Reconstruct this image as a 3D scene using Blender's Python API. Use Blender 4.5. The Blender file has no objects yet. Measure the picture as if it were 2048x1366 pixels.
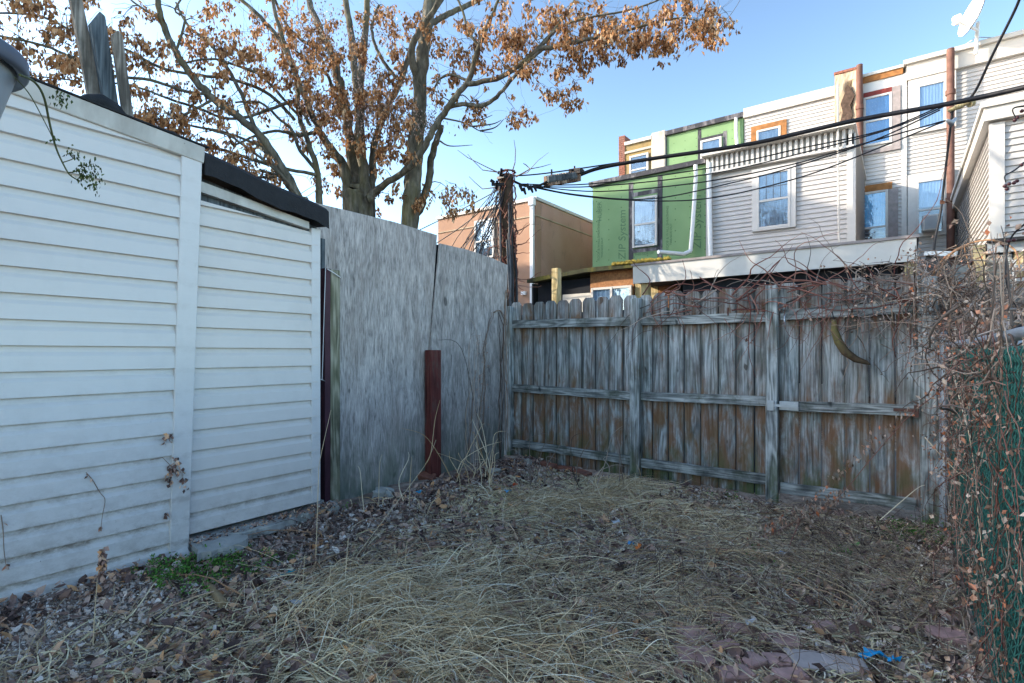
import bpy, math, random
import numpy as np
from mathutils import Vector, Matrix, Quaternion
from mathutils.kdtree import KDTree
R = math.radians
rng = np.random.default_rng(11); random.seed(11)
C = bpy.context.scene.collection
S = bpy.context.scene

# ------------------------------------------------------------------ camera, sky, sun
CA, SA, F, CU, HV, CZ = .8084, .5886, 1066.0, 1024.0, 705.0, 1.3
cam_d = bpy.data.cameras.new('camera'); cam = bpy.data.objects.new('camera', cam_d); C.objects.link(cam)
cam.location = (0, 0, CZ); cam.rotation_euler = (R(90), 0, R(36.06))
cam_d.sensor_width = 36; cam_d.lens = 36*F/2048; cam_d.shift_y = 22/2048
cam_d.clip_start = .05; cam_d.clip_end = 3000
S.camera = cam
SUN_EL, SUN_PHI = 22.0, 60.0
W = bpy.data.worlds.new('World'); S.world = W; W.use_nodes = True
wn = W.node_tree; wn.nodes.clear()
sky = wn.nodes.new('ShaderNodeTexSky'); sky.sky_type = 'NISHITA'; sky.sun_disc = False
sky.sun_elevation = R(SUN_EL); sky.sun_rotation = R(180+SUN_PHI); sky.air_density = 1.0; sky.dust_density = .9; sky.ozone_density = 1.3
bg = wn.nodes.new('ShaderNodeBackground'); bg.inputs[1].default_value = .15
wo = wn.nodes.new('ShaderNodeOutputWorld'); mu = wn.nodes.new('ShaderNodeVectorMath'); mu.operation = 'SCALE'; mu.inputs['Scale'].default_value = .5
gm = wn.nodes.new('ShaderNodeGamma'); gm.inputs[1].default_value = 1.6; hs = wn.nodes.new('ShaderNodeHueSaturation'); hs.inputs['Saturation'].default_value = .84; hs.inputs['Hue'].default_value = .488
wn.links.new(sky.outputs[0], mu.inputs[0]); wn.links.new(mu.outputs[0], gm.inputs[0]); wn.links.new(gm.outputs[0], hs.inputs['Color']); wn.links.new(hs.outputs[0], bg.inputs[0]); wn.links.new(bg.outputs[0], wo.inputs[0])
sd = bpy.data.lights.new('sun', 'SUN'); sd.energy = 2.0; sd.angle = R(.5); sd.color = (1, .86, .68)
so = bpy.data.objects.new('sun', sd); C.objects.link(so)
sdir = Vector((math.sin(R(SUN_PHI))*math.cos(R(SUN_EL)), math.cos(R(SUN_PHI))*math.cos(R(SUN_EL)), -math.sin(R(SUN_EL))))
so.rotation_euler = sdir.to_track_quat('-Z', 'Y').to_euler(); so.location = (-10, -10, 20)
S.view_settings.view_transform = 'Standard'; S.view_settings.look = 'None'; S.view_settings.gamma = 1
S.view_settings.exposure = 2.12
S.cycles.max_bounces = 8; S.cycles.transparent_max_bounces = 12

# ------------------------------------------------------------------ sight lines measured in the photograph -> places
def ray(u, v):
    p = (u-CU)/F
    return Vector((CA*p-SA, SA*p+CA, (HV-v)/F))
def at(u, v, d): return Vector((0, 0, CZ)) + ray(u, v)*d
def on_y(u, v, y): return at(u, v, y/ray(u, v).y)
def on_x(u, v, x): return at(u, v, x/ray(u, v).x)
def on_z(u, v, z): return at(u, v, (z-CZ)/ray(u, v).z)
def XU(u, y): return on_y(u, 700, y).x
def ZV(u, v, y): return on_y(u, v, y).z
def gz(x, y):
    x = np.asarray(x, float); y = np.asarray(y, float)
    g = .1/(1+np.exp((x+3.1)*6)) + .012*np.sin(3.1*x+1.3*y)+.01*np.sin(5.7*y-2.2*x)+.006*np.sin(13*x+3)*np.sin(11*y)
    inside = 1/(1+np.exp((np.abs(x+1.7)-4)*3))/(1+np.exp((np.abs(y-2.5)-4.5)*3))
    return g*inside

# ------------------------------------------------------------------ helpers
def tag(o, label, cat, group=None, kind=None):
    if label: o['label'] = label
    if cat: o['category'] = cat
    if group: o['group'] = group
    if kind: o['kind'] = kind
    return o
def thing(name, label, cat, loc=(0, 0, 0), group=None):
    o = bpy.data.objects.new(name, None); C.objects.link(o); o.location = loc
    o.empty_display_size = .1
    return tag(o, label, cat, group)
def wloc(o):
    p = Vector((0, 0, 0))
    while o is not None: p += o.location; o = o.parent
    return p
def link_mesh(me, name, m, parent, loc):
    if m: me.materials.append(m)
    o = bpy.data.objects.new(name, me); C.objects.link(o)
    if parent is not None: o.parent = parent
    elif loc is not None: o.location = loc
    return o
class MB:
    def __init__(s): s.v = []; s.f = []; s.sm = []
    def add(s, vs, fs, smooth=False):
        n = len(s.v); s.v.extend([tuple(v) for v in vs])
        for f in fs: s.f.append(tuple(i+n for i in f)); s.sm.append(smooth)
        return s
    def box(s, x0, x1, y0, y1, z0, z1):
        x0, x1 = min(x0, x1), max(x0, x1); y0, y1 = min(y0, y1), max(y0, y1); z0, z1 = min(z0, z1), max(z0, z1)
        return s.add([(x0,y0,z0),(x1,y0,z0),(x1,y1,z0),(x0,y1,z0),(x0,y0,z1),(x1,y0,z1),(x1,y1,z1),(x0,y1,z1)],
                     [(3,2,1,0),(4,5,6,7),(0,1,5,4),(1,2,6,5),(2,3,7,6),(3,0,4,7)])
    def bar(s, a, b, w, h, up=(0, 0, 1), bev=0.0):
        a = Vector(a); b = Vector(b); d = (b-a).normalized(); up = Vector(up)
        sx = d.cross(up)
        if sx.length < 1e-4: sx = Vector((1, 0, 0))
        sx.normalize(); uy = sx.cross(d).normalized(); o = []
        for p in (a, b):
            for i, j in ((-1,-1),(1,-1),(1,1),(-1,1)): o.append(p+sx*(i*w/2)+uy*(j*h/2))
        return s.add(o, [(0,1,2,3),(7,6,5,4),(0,4,5,1),(1,5,6,2),(2,6,7,3),(3,7,4,0)])
    def tube(s, pts, rad, n=6, caps=True):
        pts = [Vector(p) for p in pts]; k = len(pts)
        if not hasattr(rad, '__len__'): rad = [rad]*k
        vs = []; prev = None
        for i, p in enumerate(pts):
            d = (pts[min(i+1, k-1)]-pts[max(i-1, 0)])
            if d.length < 1e-7: d = Vector((0, 0, 1))
            d.normalize()
            if prev is None:
                a = d.cross(Vector((0, 0, 1)))
                if a.length < .1: a = d.cross(Vector((1, 0, 0)))
            else: a = prev - d*prev.dot(d)
            if a.length < 1e-6: a = d.orthogonal()
            a.normalize(); prev = a; b = d.cross(a)
            for j in range(n):
                t = 2*math.pi*j/n; vs.append(p+(a*math.cos(t)+b*math.sin(t))*rad[i])
        fs = [(i*n+j, i*n+(j+1) % n, (i+1)*n+(j+1) % n, (i+1)*n+j) for i in range(k-1) for j in range(n)]
        s.add(vs, fs, True)
        if caps: s.add(vs[:n], [tuple(range(n))[::-1]]); s.add(vs[-n:], [tuple(range(n))])
        return s
    def prism(s, poly, axis, a, b):
        """poly: 2-D outline; extruded along axis between a and b"""
        def P(q, t):
            return {'x': (t, q[0], q[1]), 'y': (q[0], t, q[1]), 'z': (q[0], q[1], t)}[axis]
        n = len(poly)
        vs = [P(q, a) for q in poly]+[P(q, b) for q in poly]
        return s.add(vs, [tuple(range(n))[::-1], tuple(range(n, 2*n))]+[(i, (i+1) % n, n+(i+1) % n, n+i) for i in range(n)])
    def build(s, name, m, parent=None, loc=None, bevel=0, seg=1):
        off = wloc(parent) if parent is not None else Vector(loc) if loc is not None else Vector((0, 0, 0))
        me = bpy.data.meshes.new(name)
        me.from_pydata([(v[0]-off.x, v[1]-off.y, v[2]-off.z) for v in s.v], [], s.f)
        me.polygons.foreach_set('use_smooth', s.sm)
        o = link_mesh(me, name, m, parent, loc)
        if bevel:
            b = o.modifiers.new('bevel', 'BEVEL'); b.width = bevel; b.segments = seg; b.limit_method = 'ANGLE'; b.angle_limit = R(40)
        return o
def array_mesh(name, V, Fc, m, parent=None, smooth=False, loc=None):
    off = np.array(wloc(parent)) if parent is not None else np.array(loc) if loc is not None else np.zeros(3)
    V = V-off; k = Fc.shape[1]; me = bpy.data.meshes.new(name)
    me.vertices.add(len(V)); me.vertices.foreach_set('co', V.astype(np.float32).ravel())
    me.loops.add(Fc.size); me.loops.foreach_set('vertex_index', Fc.astype(np.int32).ravel())
    me.polygons.add(len(Fc)); me.polygons.foreach_set('loop_start', np.arange(0, Fc.size, k, dtype=np.int32))
    me.polygons.foreach_set('use_smooth', np.full(len(Fc), smooth))
    me.update(calc_edges=True)
    return link_mesh(me, name, m, parent, loc)

# ------------------------------------------------------------------ materials
class M:
    def __init__(s, name, rough=.8, spec=.3, metal=0):
        s.m = bpy.data.materials.new(name); s.m.use_nodes = True; s.t = s.m.node_tree; s.b = s.t.nodes['Principled BSDF']
        s.b.inputs['Roughness'].default_value = rough; s.b.inputs['Specular IOR Level'].default_value = spec; s.b.inputs['Metallic'].default_value = metal
        s.out = s.t.nodes['Material Output']
    def n(s, ty, **k):
        o = s.t.nodes.new('ShaderNode'+ty)
        for a, b in k.items(): setattr(o, a, b)
        return o
    def l(s, a, b): s.t.links.new(a, b)
    def put(s, x, inp):
        if isinstance(x, (int, float)): inp.default_value = x
        elif isinstance(x, tuple): inp.default_value = x if len(x) == len(inp.default_value) else tuple(x)+(1,)
        else: s.l(x, inp)
    def coord(s, scale=(1, 1, 1), isl=0, world=False, rot=(0, 0, 0)):
        v = s.n('NewGeometry').outputs['Position'] if world else s.n('TexCoord').outputs['Object']
        if isl:
            g = s.n('NewGeometry'); mu = s.n('VectorMath', operation='MULTIPLY'); cx = s.n('CombineXYZ')
            for i in range(3): s.l(g.outputs['Random Per Island'], cx.inputs[i])
            s.l(cx.outputs[0], mu.inputs[0]); mu.inputs[1].default_value = (isl, isl*.7, isl*1.3)
            ad = s.n('VectorMath', operation='ADD'); s.l(v, ad.inputs[0]); s.l(mu.outputs[0], ad.inputs[1]); v = ad.outputs[0]
        mp = s.n('Mapping'); mp.inputs['Scale'].default_value = scale; mp.inputs['Rotation'].default_value = rot; s.l(v, mp.inputs[0]); return mp.outputs[0]
    def noise(s, vec, scale=1, detail=4, rough=.55, dist=0):
        o = s.n('TexNoise'); s.l(vec, o.inputs['Vector']); o.inputs['Scale'].default_value = scale; o.inputs['Detail'].default_value = detail
        o.inputs['Roughness'].default_value = rough; o.inputs['Distortion'].default_value = dist; return o.outputs['Fac']
    def math(s, op, a, b=0.0, c=0.0):
        o = s.n('Math', operation=op); s.put(a, o.inputs[0]); s.put(b, o.inputs[1]); s.put(c, o.inputs[2]); return o.outputs[0]
    def ramp(s, f, stops, mode='LINEAR'):
        o = s.n('ValToRGB'); s.l(f, o.inputs[0]); e = o.color_ramp.elements; o.color_ramp.interpolation = mode
        while len(e) > 1: e.remove(e[-1])
        e[0].position = stops[0][0]; e[0].color = stops[0][1] if len(stops[0][1]) == 4 else (*stops[0][1], 1)
        for p, c in stops[1:]:
            q = e.new(p); q.color = c if len(c) == 4 else (*c, 1)
        return o.outputs[0]
    def step(s, f, a, b): return s.ramp(f, [(a, (0, 0, 0)), (b, (1, 1, 1))])
    def mix(s, f, a, b, blend='MIX'):
        o = s.n('Mix', data_type='RGBA', blend_type=blend); s.put(f, o.inputs[0]); s.put(a, o.inputs[6]); s.put(b, o.inputs[7]); return o.outputs[2]
    def island(s): return s.n('NewGeometry').outputs['Random Per Island']
    def zpos(s):
        o = s.n('SeparateXYZ'); s.l(s.n('NewGeometry').outputs['Position'], o.inputs[0]); return o.outputs
    def col(s, x): s.put(x, s.b.inputs['Base Color']); return s
    def bump(s, h, strength=.3, dist=.01):
        o = s.n('Bump'); s.l(h, o.inputs['Height']); o.inputs['Strength'].default_value = strength; o.inputs['Distance'].default_value = dist
        s.l(o.outputs[0], s.b.inputs['Normal']); return s

def plain(name, c, rough=.7, var=.25, scale=8, spec=.3, metal=0, dirt=None, bump=0):
    m = M(name, rough, spec, metal); v = m.coord(world=True)
    n = m.noise(v, scale, 5); c2 = tuple(x*(1-var) for x in c)
    x = m.mix(m.step(n, .3, .7), c2, c)
    if dirt:
        x = m.mix(m.math('MULTIPLY', m.step(m.noise(m.coord((1, 1, .35), world=True), 3.3, 6, .65), .5, .72), .75), x, dirt)
    m.col(x)
    if bump: m.bump(m.noise(v, scale*6, 4), bump, .01)
    return m.m

def wood(name, dark, mid, light, axis='Z', blot=None, blotz=None, moss=None, fine=1.0, isl=7, contour=.5, rough=.9, bumps=.4):
    m = M(name, rough, .15); k = {'Z': (1, 1, .06), 'X': (.06, 1, 1), 'Y': (1, .06, 1)}[axis]
    v = m.coord(tuple(q*fine*(.6 if q < 1 else 1) for q in k), isl); v2 = m.coord(tuple(q*fine for q in {'Z': (1, 1, .13), 'X': (.13, 1, 1), 'Y': (1, .13, 1)}[axis]), isl)
    f1 = m.noise(v, 75, 6, .7, 0); f2 = m.noise(v2, 7, 2, .5, .25)
    rings = m.math('ADD', m.math('MULTIPLY', m.math('SINE', m.math('MULTIPLY', f2, 62.0)), .5), .5)
    g = m.math('ADD', m.math('MULTIPLY', f1, 1-contour*.45), m.math('MULTIPLY', rings, contour*.45))
    x = m.ramp(g, [(.3, dark), (.47, mid), (.64, light)])
    tone = m.math('ADD', .72, m.math('MULTIPLY', m.island(), .5))
    if isl:
        t = m.n('Mix', data_type='RGBA', blend_type='MULTIPLY'); t.inputs[0].default_value = 1; m.l(x, t.inputs[6])
        cc = m.n('CombineColor'); [m.l(tone, cc.inputs[i]) for i in range(3)]; m.l(cc.outputs[0], t.inputs[7]); x = t.outputs[2]
    big = m.noise(m.coord((2.2, 2.2, .8) if axis == 'Z' else (1, 1, 1), isl*.6), 3, 5, .62)
    x = m.mix(m.math('MULTIPLY', m.step(big, .48, .7), .75), x, tuple(q*.5 for q in dark))
    at_ = m.n('Attribute', attribute_name='across'); ed = m.math('ABSOLUTE', at_.outputs['Fac'])
    edn = m.math('ADD', ed, m.math('MULTIPLY', m.math('SUBTRACT', m.noise(m.coord((1, 1, .3), isl), 9, 4, .6), .5), .9))
    x = m.mix(m.math('MULTIPLY', m.step(edn, .66, 1.05), .65), x, tuple(q*1.3 for q in dark))
    sp = m.step(m.noise(m.coord((1, 1, .5), isl), 11, 2, .4), .72, .76); x = m.mix(m.math('MULTIPLY', sp, .8), x, tuple(q*.5 for q in dark))
    if blot:
        n = m.noise(m.coord((2.4, 2.4, .7) if axis == 'Z' else (1, 1, 1), isl*.9), 4.3, 6, .65, .4)
        if blotz:
            z = m.zpos()[2]; zr = m.ramp(m.math('MULTIPLY', z, .5), [(p*.5, (q, q, q)) for p, q in blotz])
            f = m.math('MULTIPLY', m.step(n, .36, .6), zr)
            f = m.math('MINIMUM', m.math('ADD', f, m.math('MULTIPLY', m.step(n, .58, .7), .5)), .9)
        else: f = m.math('MULTIPLY', m.step(n, .5, .68), .8)
        x = m.mix(f, x, m.mix(f1, tuple(q*.5 for q in blot), tuple(min(1, q*1.5) for q in blot)))
    if moss:
        z = m.zpos()[2]; zr = m.ramp(m.math('MULTIPLY', z, .5), [(.0, (1, 1, 1)), (.2, (.35, .35, .35)), (.3, (.15, .15, .15))])
        n = m.noise(m.coord((1, 1, .5)), 7, 5, .6)
        x = m.mix(m.math('MULTIPLY', m.step(n, .45, .62), zr), x, moss)
    m.col(x); m.bump(g, bumps, .006); return m.m

mt = {}
mt['picket'] = wood('weathered_picket', (.05, .058, .06), (.27, .3, .305), (.56, .6, .61), blot=(.2, .105, .055), blotz=[(0, 1), (.78, 1), (.95, .4), (1.35, .12), (1.48, .45), (1.6, .9), (1.75, .4), (2, .5)], moss=(.08, .11, .045), contour=.22)
mt['rail'] = wood('weathered_rail', (.045, .05, .05), (.19, .205, .2), (.42, .44, .43), axis='X', blot=(.06, .07, .045), contour=.3)
mt['post'] = wood('weathered_post', (.06, .065, .065), (.25, .27, .27), (.47, .5, .5), blot=(.15, .12, .08), moss=(.09, .12, .05), contour=.4)
def ply(name, dark, mid, light, stain, seed):
    m = M(name, .88, .15); f1 = m.noise(m.coord((1, 1, .07)), 125, 4, .7, .05); f2 = m.noise(m.coord((1, 1, .22), rot=(0, 0, seed)), 17, 6, .7, .8)
    g = m.math('ADD', m.math('MULTIPLY', f1, .55), m.math('MULTIPLY', f2, .45)); x = m.ramp(g, [(.38, dark), (.5, mid), (.63, light)])
    rg = m.math('ADD', m.math('MULTIPLY', m.math('SINE', m.math('MULTIPLY', m.noise(m.coord((1, 1, .3), rot=(0, 0, seed)), 2.2, 3, .5, .7), 90.0)), .5), .5)
    x = m.mix(m.math('MULTIPLY', rg, m.math('MULTIPLY', m.step(m.noise(m.coord((1, 1, .5)), 2.3, 3, .5), .45, .62), .42)), x, dark)
    x = m.mix(m.math('MULTIPLY', m.step(m.noise(m.coord((1, 1, .16)), 7, 5, .7), .48, .68), .5), x, stain)
    x = m.mix(m.math('MULTIPLY', m.step(m.noise(m.coord((1, 1, .55)), 8, 1, .4), .735, .775), .7), x, tuple(q*.3 for q in dark))
    z = m.zpos()[2]; zr = m.ramp(m.math('MULTIPLY', z, .5), [(.05, (1, 1, 1)), (.36, (0, 0, 0))])
    x = m.mix(m.math('MULTIPLY', m.math('MULTIPLY', zr, m.step(m.noise(m.coord((1, 1, .3)), 9, 5, .7), .32, .58)), .85), x, (.13, .165, .12))
    m.col(x); m.bump(g, .7, .006); return m.m
mt['ply'] = ply('grey_plywood', (.15, .14, .135), (.42, .39, .37), (.68, .63, .59), (.25, .21, .185), 0)
mt['ply2'] = ply('grey_plywood_worn', (.12, .115, .115), (.38, .355, .335), (.66, .61, .575), (.2, .17, .155), 1)
mt['board'] = wood('pale_board', (.09, .08, .07), (.22, .2, .17), (.36, .33, .29), contour=.3, isl=5)
mt['greenpost'] = wood('greenish_post', (.09, .09, .06), (.2, .195, .14), (.34, .325, .25), contour=.5, moss=(.07, .1, .02))
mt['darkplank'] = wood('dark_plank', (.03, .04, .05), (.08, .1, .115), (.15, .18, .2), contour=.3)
mt['maroon'] = wood('chipped_maroon_paint', (.05, .018, .016), (.125, .036, .032), (.18, .06, .05), blot=(.11, .08, .07), contour=.1, isl=0)
mt['maroon_dark'] = plain('dark_maroon_paint', (.07, .025, .04), .55, .4, 9, bump=.2)
mt['lumber'] = wood('new_lumber', (.25, .18, .08), (.42, .34, .18), (.52, .44, .27), isl=3, contour=.3, bumps=.1)
mt['osb'] = plain('osb', (.42, .2, .09), .8, .5, 26, dirt=(.25, .1, .04), bump=.4)
def siding_mat(name, c, dirtz=None, dirt=(.2, .165, .13), amt=.85):
    m = M(name, .42, .35); v = m.coord((1, .05, 9), world=True)
    n = m.noise(m.coord((.3, .3, 6), world=True), 22, 4, .6)
    x = m.mix(m.math('MULTIPLY', n, .16), c, tuple(q*.7 for q in c))
    sp = m.step(m.noise(m.coord((1, 1, 1), world=True), 60, 2, .5), .74, .78)
    blob = m.step(m.noise(m.coord((1, 1, .6), world=True), 2.6, 6, .7), .5, .7)
    if dirtz:
        z = m.zpos()[2]; zr = m.ramp(m.math('MULTIPLY', z, .3333), [(p/3, (q, q, q)) for p, q in dirtz])
        ph = m.math('FRACT', m.math('DIVIDE', m.math('SUBTRACT', z, .058), .1275))
        lap = m.ramp(ph, [(0, (1, 1, 1)), (.1, (.45, .45, .45)), (.5, (.25, .25, .25)), (.74, (.45, .45, .45)), (.84, (1, 1, 1)), (1, (1, 1, 1))])
        f = m.math('MULTIPLY', m.math('MULTIPLY', zr, lap), m.step(m.noise(m.coord((1, 1, 1.6), world=True), 8, 9, .78), .44, .6))
        x = m.mix(m.math('MULTIPLY', f, amt), x, dirt)
        x = m.mix(m.math('MULTIPLY', m.math('MULTIPLY', sp, zr), .6), x, (.1, .08, .07))
    x = m.mix(m.math('MULTIPLY', blob, .13), x, tuple(q*.5 for q in c))
    m.col(x); m.bump(m.noise(v, 25, 3), .12, .002); return m.m
mt['vinyl'] = siding_mat('white_vinyl_siding', (.64, .635, .62), [(0, 1), (.3, .95), (.6, .5), (1.0, .2), (1.3, .06), (3, .03)])
mt['vinyl2'] = siding_mat('warm_white_vinyl_siding', (.67, .645, .61), [(0, .9), (.3, .7), (.5, .15), (3, .03)])
mt['trim'] = siding_mat('white_trim', (.67, .67, .66), [(0, .9), (.4, .5), (.9, .15), (3, .1)])
mt['hsiding'] = siding_mat('house_siding', (.47, .455, .44))
mt['htrim'] = plain('house_trim', (.54, .53, .51), .5, .1)
mt['cream'] = plain('cream_metal', (.55, .53, .49), .5, .12, 3)
mt['fasciagrey'] = plain('weathered_white_board', (.62, .62, .58), .7, .25, 5, dirt=(.3, .28, .25))
mt['tar'] = plain('black_roofing', (.022, .024, .028), .75, .4, 14, bump=.5)
mt['blackrubber'] = plain('black_plastic', (.012, .014, .02), .5, .3)
def green_mat():
    m = M('green_sheathing', .75, .2); v = m.coord(world=True)
    x = m.mix(m.step(m.noise(v, 1.1, 4), .35, .65), (.16, .27, .13), (.19, .31, .155))
    # nail dots in a grid
    o = m.zpos(); a = m.math('SUBTRACT', m.math('FRACT', m.math('DIVIDE', o[0], .4)), .5); b = m.math('SUBTRACT', m.math('FRACT', m.math('DIVIDE', o[2], .3)), .5)
    d = m.math('SQRT', m.math('ADD', m.math('POWER', m.math('MULTIPLY', a, .4), 2.0), m.math('POWER', m.math('MULTIPLY', b, .3), 2.0)))
    x = m.mix(m.math('MULTIPLY', m.math('LESS_THAN', d, .017), .7), x, (.05, .09, .04))
    m.col(x); return m.m
mt['green'] = green_mat()
mt['tape'] = plain('black_flashing_tape', (.035, .035, .045), .5, .5, 12, dirt=(.42, .4, .42))
mt['ink'] = plain('green_ink', (.1, .19, .1), .8, .2)
def stucco_mat(name, a, b, stain, low=None):
    m = M(name, .9, .15); v = m.coord(world=True)
    x = m.mix(m.step(m.noise(v, .9, 5, .6), .35, .65), a, b)
    x = m.mix(m.math('MULTIPLY', m.step(m.noise(m.coord((1, 1, .45), world=True), 2.6, 7, .7), .56, .7), .6), x, stain)
    if low:
        z = m.zpos()[2]; zz = m.math('ADD', z, m.math('MULTIPLY', m.noise(v, 1.5, 3), 1.0))
        x = m.mix(m.ramp(m.math('MULTIPLY', zz, .2), [(.62, (1, 1, 1)), (.68, (0, 0, 0))]), x, low)
    m.col(x); m.bump(m.noise(v, 30, 5), .5, .01); return m.m
mt['orange'] = stucco_mat('orange_stucco', (.36, .215, .145), (.42, .26, .18), (.34, .22, .17), (.55, .36, .31))
mt['pink'] = stucco_mat('pinkish_stucco', (.48, .27, .2), (.53, .32, .25), (.24, .16, .14))
mt['cement'] = stucco_mat('bare_cement', (.4, .38, .34), (.5, .46, .4), (.22, .19, .17))
mt['tanrough'] = stucco_mat('broken_tan_stucco', (.4, .3, .2), (.5, .4, .29), (.12, .09, .07))
mt['yellowbrick'] = stucco_mat('yellowish_wall', (.3, .22, .09), (.25, .19, .11), (.13, .08, .04))
mt['brick'] = plain('old_brick', (.33, .13, .085), .85, .5, 18, dirt=(.16, .11, .1), bump=.5)
mt['redwood'] = plain('dark_red_wood', (.2, .03, .025), .6, .4)
mt['orangewood'] = plain('orange_bare_wood', (.36, .16, .05), .7, .45, 9)
mt['greywood'] = plain('grey_bare_wood', (.3, .27, .27), .8, .3, 9)
mt['rust'] = plain('rusty_iron', (.17, .085, .065), .75, .45, 6, dirt=(.1, .05, .04), bump=.4)
mt['galv'] = plain('galvanised_steel', (.42, .47, .52), .45, .3, 10, metal=.5)
mt['cable'] = plain('black_cable', (.012, .013, .018), .5, .2)
mt['cablegrey'] = plain('grey_cable', (.1, .11, .13), .5, .3)
mt['whitewire'] = plain('white_wire', (.75, .76, .78), .5, .1)
mt['dish'] = plain('white_enamel', (.78, .77, .74), .4, .1, 4)
mt['greyplastic'] = plain('grey_plastic', (.3, .33, .36), .4, .2, 5)
mt['moss'] = plain('mossy_roof', (.05, .055, .03), .9, .6, 6, dirt=(.22, .2, .03), bump=.7)
mt['mossy'] = plain('yellow_moss', (.3, .24, .05), .95, .6, 20, bump=.8)
mt['pipewhite'] = plain('white_downspout', (.82, .82, .82), .4, .12)
mt['concrete'] = plain('old_concrete', (.48, .48, .45), .9, .35, 6, dirt=(.16, .17, .11), bump=.9)
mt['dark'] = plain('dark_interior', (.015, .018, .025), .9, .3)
mt['curtain'] = plain('pale_curtain', (.33, .33, .32), .9, .4, 4)
mt['curtainblue'] = plain('blue_curtain', (.14, .3, .45), .9, .25, 4)
mt['blind'] = plain('white_blind', (.62, .64, .64), .8, .08, 2)
mt['teal'] = plain('sky_blue_shade', (.2, .62, .78), .8, .1, 2)
def glass_mat(name, refl=.1, tint=(.8, .9, 1)):
    m = M(name); t = m.n('BsdfTransparent'); t.inputs[0].default_value = (*tint, 1); g = m.n('BsdfGlossy'); g.inputs['Roughness'].default_value = .03
    lw = m.n('LayerWeight'); lw.inputs[0].default_value = .35
    f = m.math('ADD', refl, m.math('MULTIPLY', lw.outputs['Fresnel'], .5)); bu = m.n('Bump'); bu.inputs['Strength'].default_value = .25; bu.inputs['Distance'].default_value = .02
    m.l(m.noise(m.coord(world=True), 5, 3), bu.inputs['Height']); m.l(bu.outputs[0], g.inputs['Normal'])
    mx = m.n('MixShader'); m.l(f, mx.inputs[0]); m.l(t.outputs[0], mx.inputs[1]); m.l(g.outputs[0], mx.inputs[2]); m.l(mx.outputs[0], m.out.inputs[0]); return m.m
mt['glass'] = glass_mat('window_glass')
def speck(name, stops, rough=.85, trans=0, world=None):
    m = M(name, rough, .2); x = m.ramp(m.island(), stops); m.col(x)
    if trans:
        t = m.n('BsdfTranslucent'); m.l(x, t.inputs[0]); mx = m.n('MixShader'); mx.inputs[0].default_value = trans
        m.l(m.b.outputs[0], mx.inputs[1]); m.l(t.outputs[0], mx.inputs[2]); m.l(mx.outputs[0], m.out.inputs[0])
    return m.m
mt['straw'] = speck('dry_straw', [(0, (.2, .13, .09)), (.18, (.45, .33, .21)), (.45, (.8, .62, .37)), (.75, (.9, .78, .52)), (.9, (.64, .56, .3)), (1, (.9, .84, .7))], world=2.2)
mt['pale'] = speck('pale_straw', [(0, (.26, .17, .1)), (.25, (.52, .37, .21)), (.6, (.78, .61, .37)), (.88, (.88, .76, .52)), (1, (.9, .86, .72))])
mt['litter'] = speck('dead_leaves', [(0, (.05, .033, .03)), (.3, (.16, .1, .085)), (.55, (.33, .21, .17)), (.78, (.55, .38, .3)), (.92, (.7, .38, .18)), (1, (.85, .76, .66))], .6)
mt['gravel'] = speck('gravel', [(0, (.16, .13, .12)), (.4, (.42, .35, .31)), (.75, (.6, .53, .47)), (1, (.8, .74, .68))])
mt['weed'] = speck('green_weeds', [(0, (.05, .13, .025)), (.5, (.09, .22, .04)), (1, (.16, .32, .07))])
mt['twig'] = speck('brown_twigs', [(0, (.08, .055, .045)), (.5, (.24, .17, .13)), (1, (.45, .36, .28))])
mt['reed'] = speck('pale_stems', [(0, (.38, .26, .13)), (.5, (.58, .46, .3)), (1, (.74, .66, .5))])
mt['redvine'] = speck('red_brown_vine', [(0, (.1, .035, .03)), (.5, (.22, .095, .075)), (1, (.34, .2, .16))])
mt['greyvine'] = speck('grey_vine', [(0, (.07, .06, .052)), (.5, (.2, .165, .145)), (1, (.44, .37, .32))])
mt['drybits'] = speck('dry_vine_leaves', [(0, (.1, .06, .045)), (.4, (.3, .2, .15)), (.7, (.5, .4, .32)), (.9, (.55, .17, .07)), (1, (.7, .64, .55))])
mt['leaf'] = speck('brown_tree_leaves', [(0, (.1, .05, .028)), (.3, (.28, .14, .06)), (.6, (.48, .25, .11)), (.85, (.6, .35, .18)), (1, (.68, .52, .34))], trans=.3)
mt['seed'] = speck('grey_brown_seeds', [(0, (.14, .09, .08)), (.4, (.36, .24, .19)), (.8, (.55, .42, .35)), (1, (.66, .57, .52))])
def bark():
    m = M('bark', .9, .15); v = m.coord((1, 1, .25), world=True)
    n = m.noise(v, 14, 6, .65); x = m.ramp(n, [(.32, (.045, .042, .034)), (.55, (.14, .13, .1)), (.75, (.29, .265, .22))])
    x = m.mix(m.math('MULTIPLY', m.step(m.noise(m.coord((1, 1, .3), world=True), 3, 6, .65), .5, .7), .5), x, (.2, .17, .06))
    m.col(x); m.bump(n, .6, .02); return m.m
mt['bark'] = bark()
def ground_mat():
    m = M('dirt', .95, .1); v = m.coord(world=True)
    n = m.noise(v, 9, 8, .7); n2 = m.noise(v, 1.3, 4, .6)
    x = m.ramp(n, [(.3, (.1, .07, .055)), (.5, (.34, .25, .2)), (.7, (.62, .52, .43))])
    x = m.mix(m.math('MULTIPLY', m.step(n2, .45, .65), .4), x, (.13, .11, .08))
    m.col(x); m.bump(m.noise(v, 40, 6, .7), .8, .02); return m.m
mt['dirt'] = ground_mat()
mt['asphalt'] = plain('alley_concrete', (.16, .155, .15), .9, .4, 2)

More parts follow.
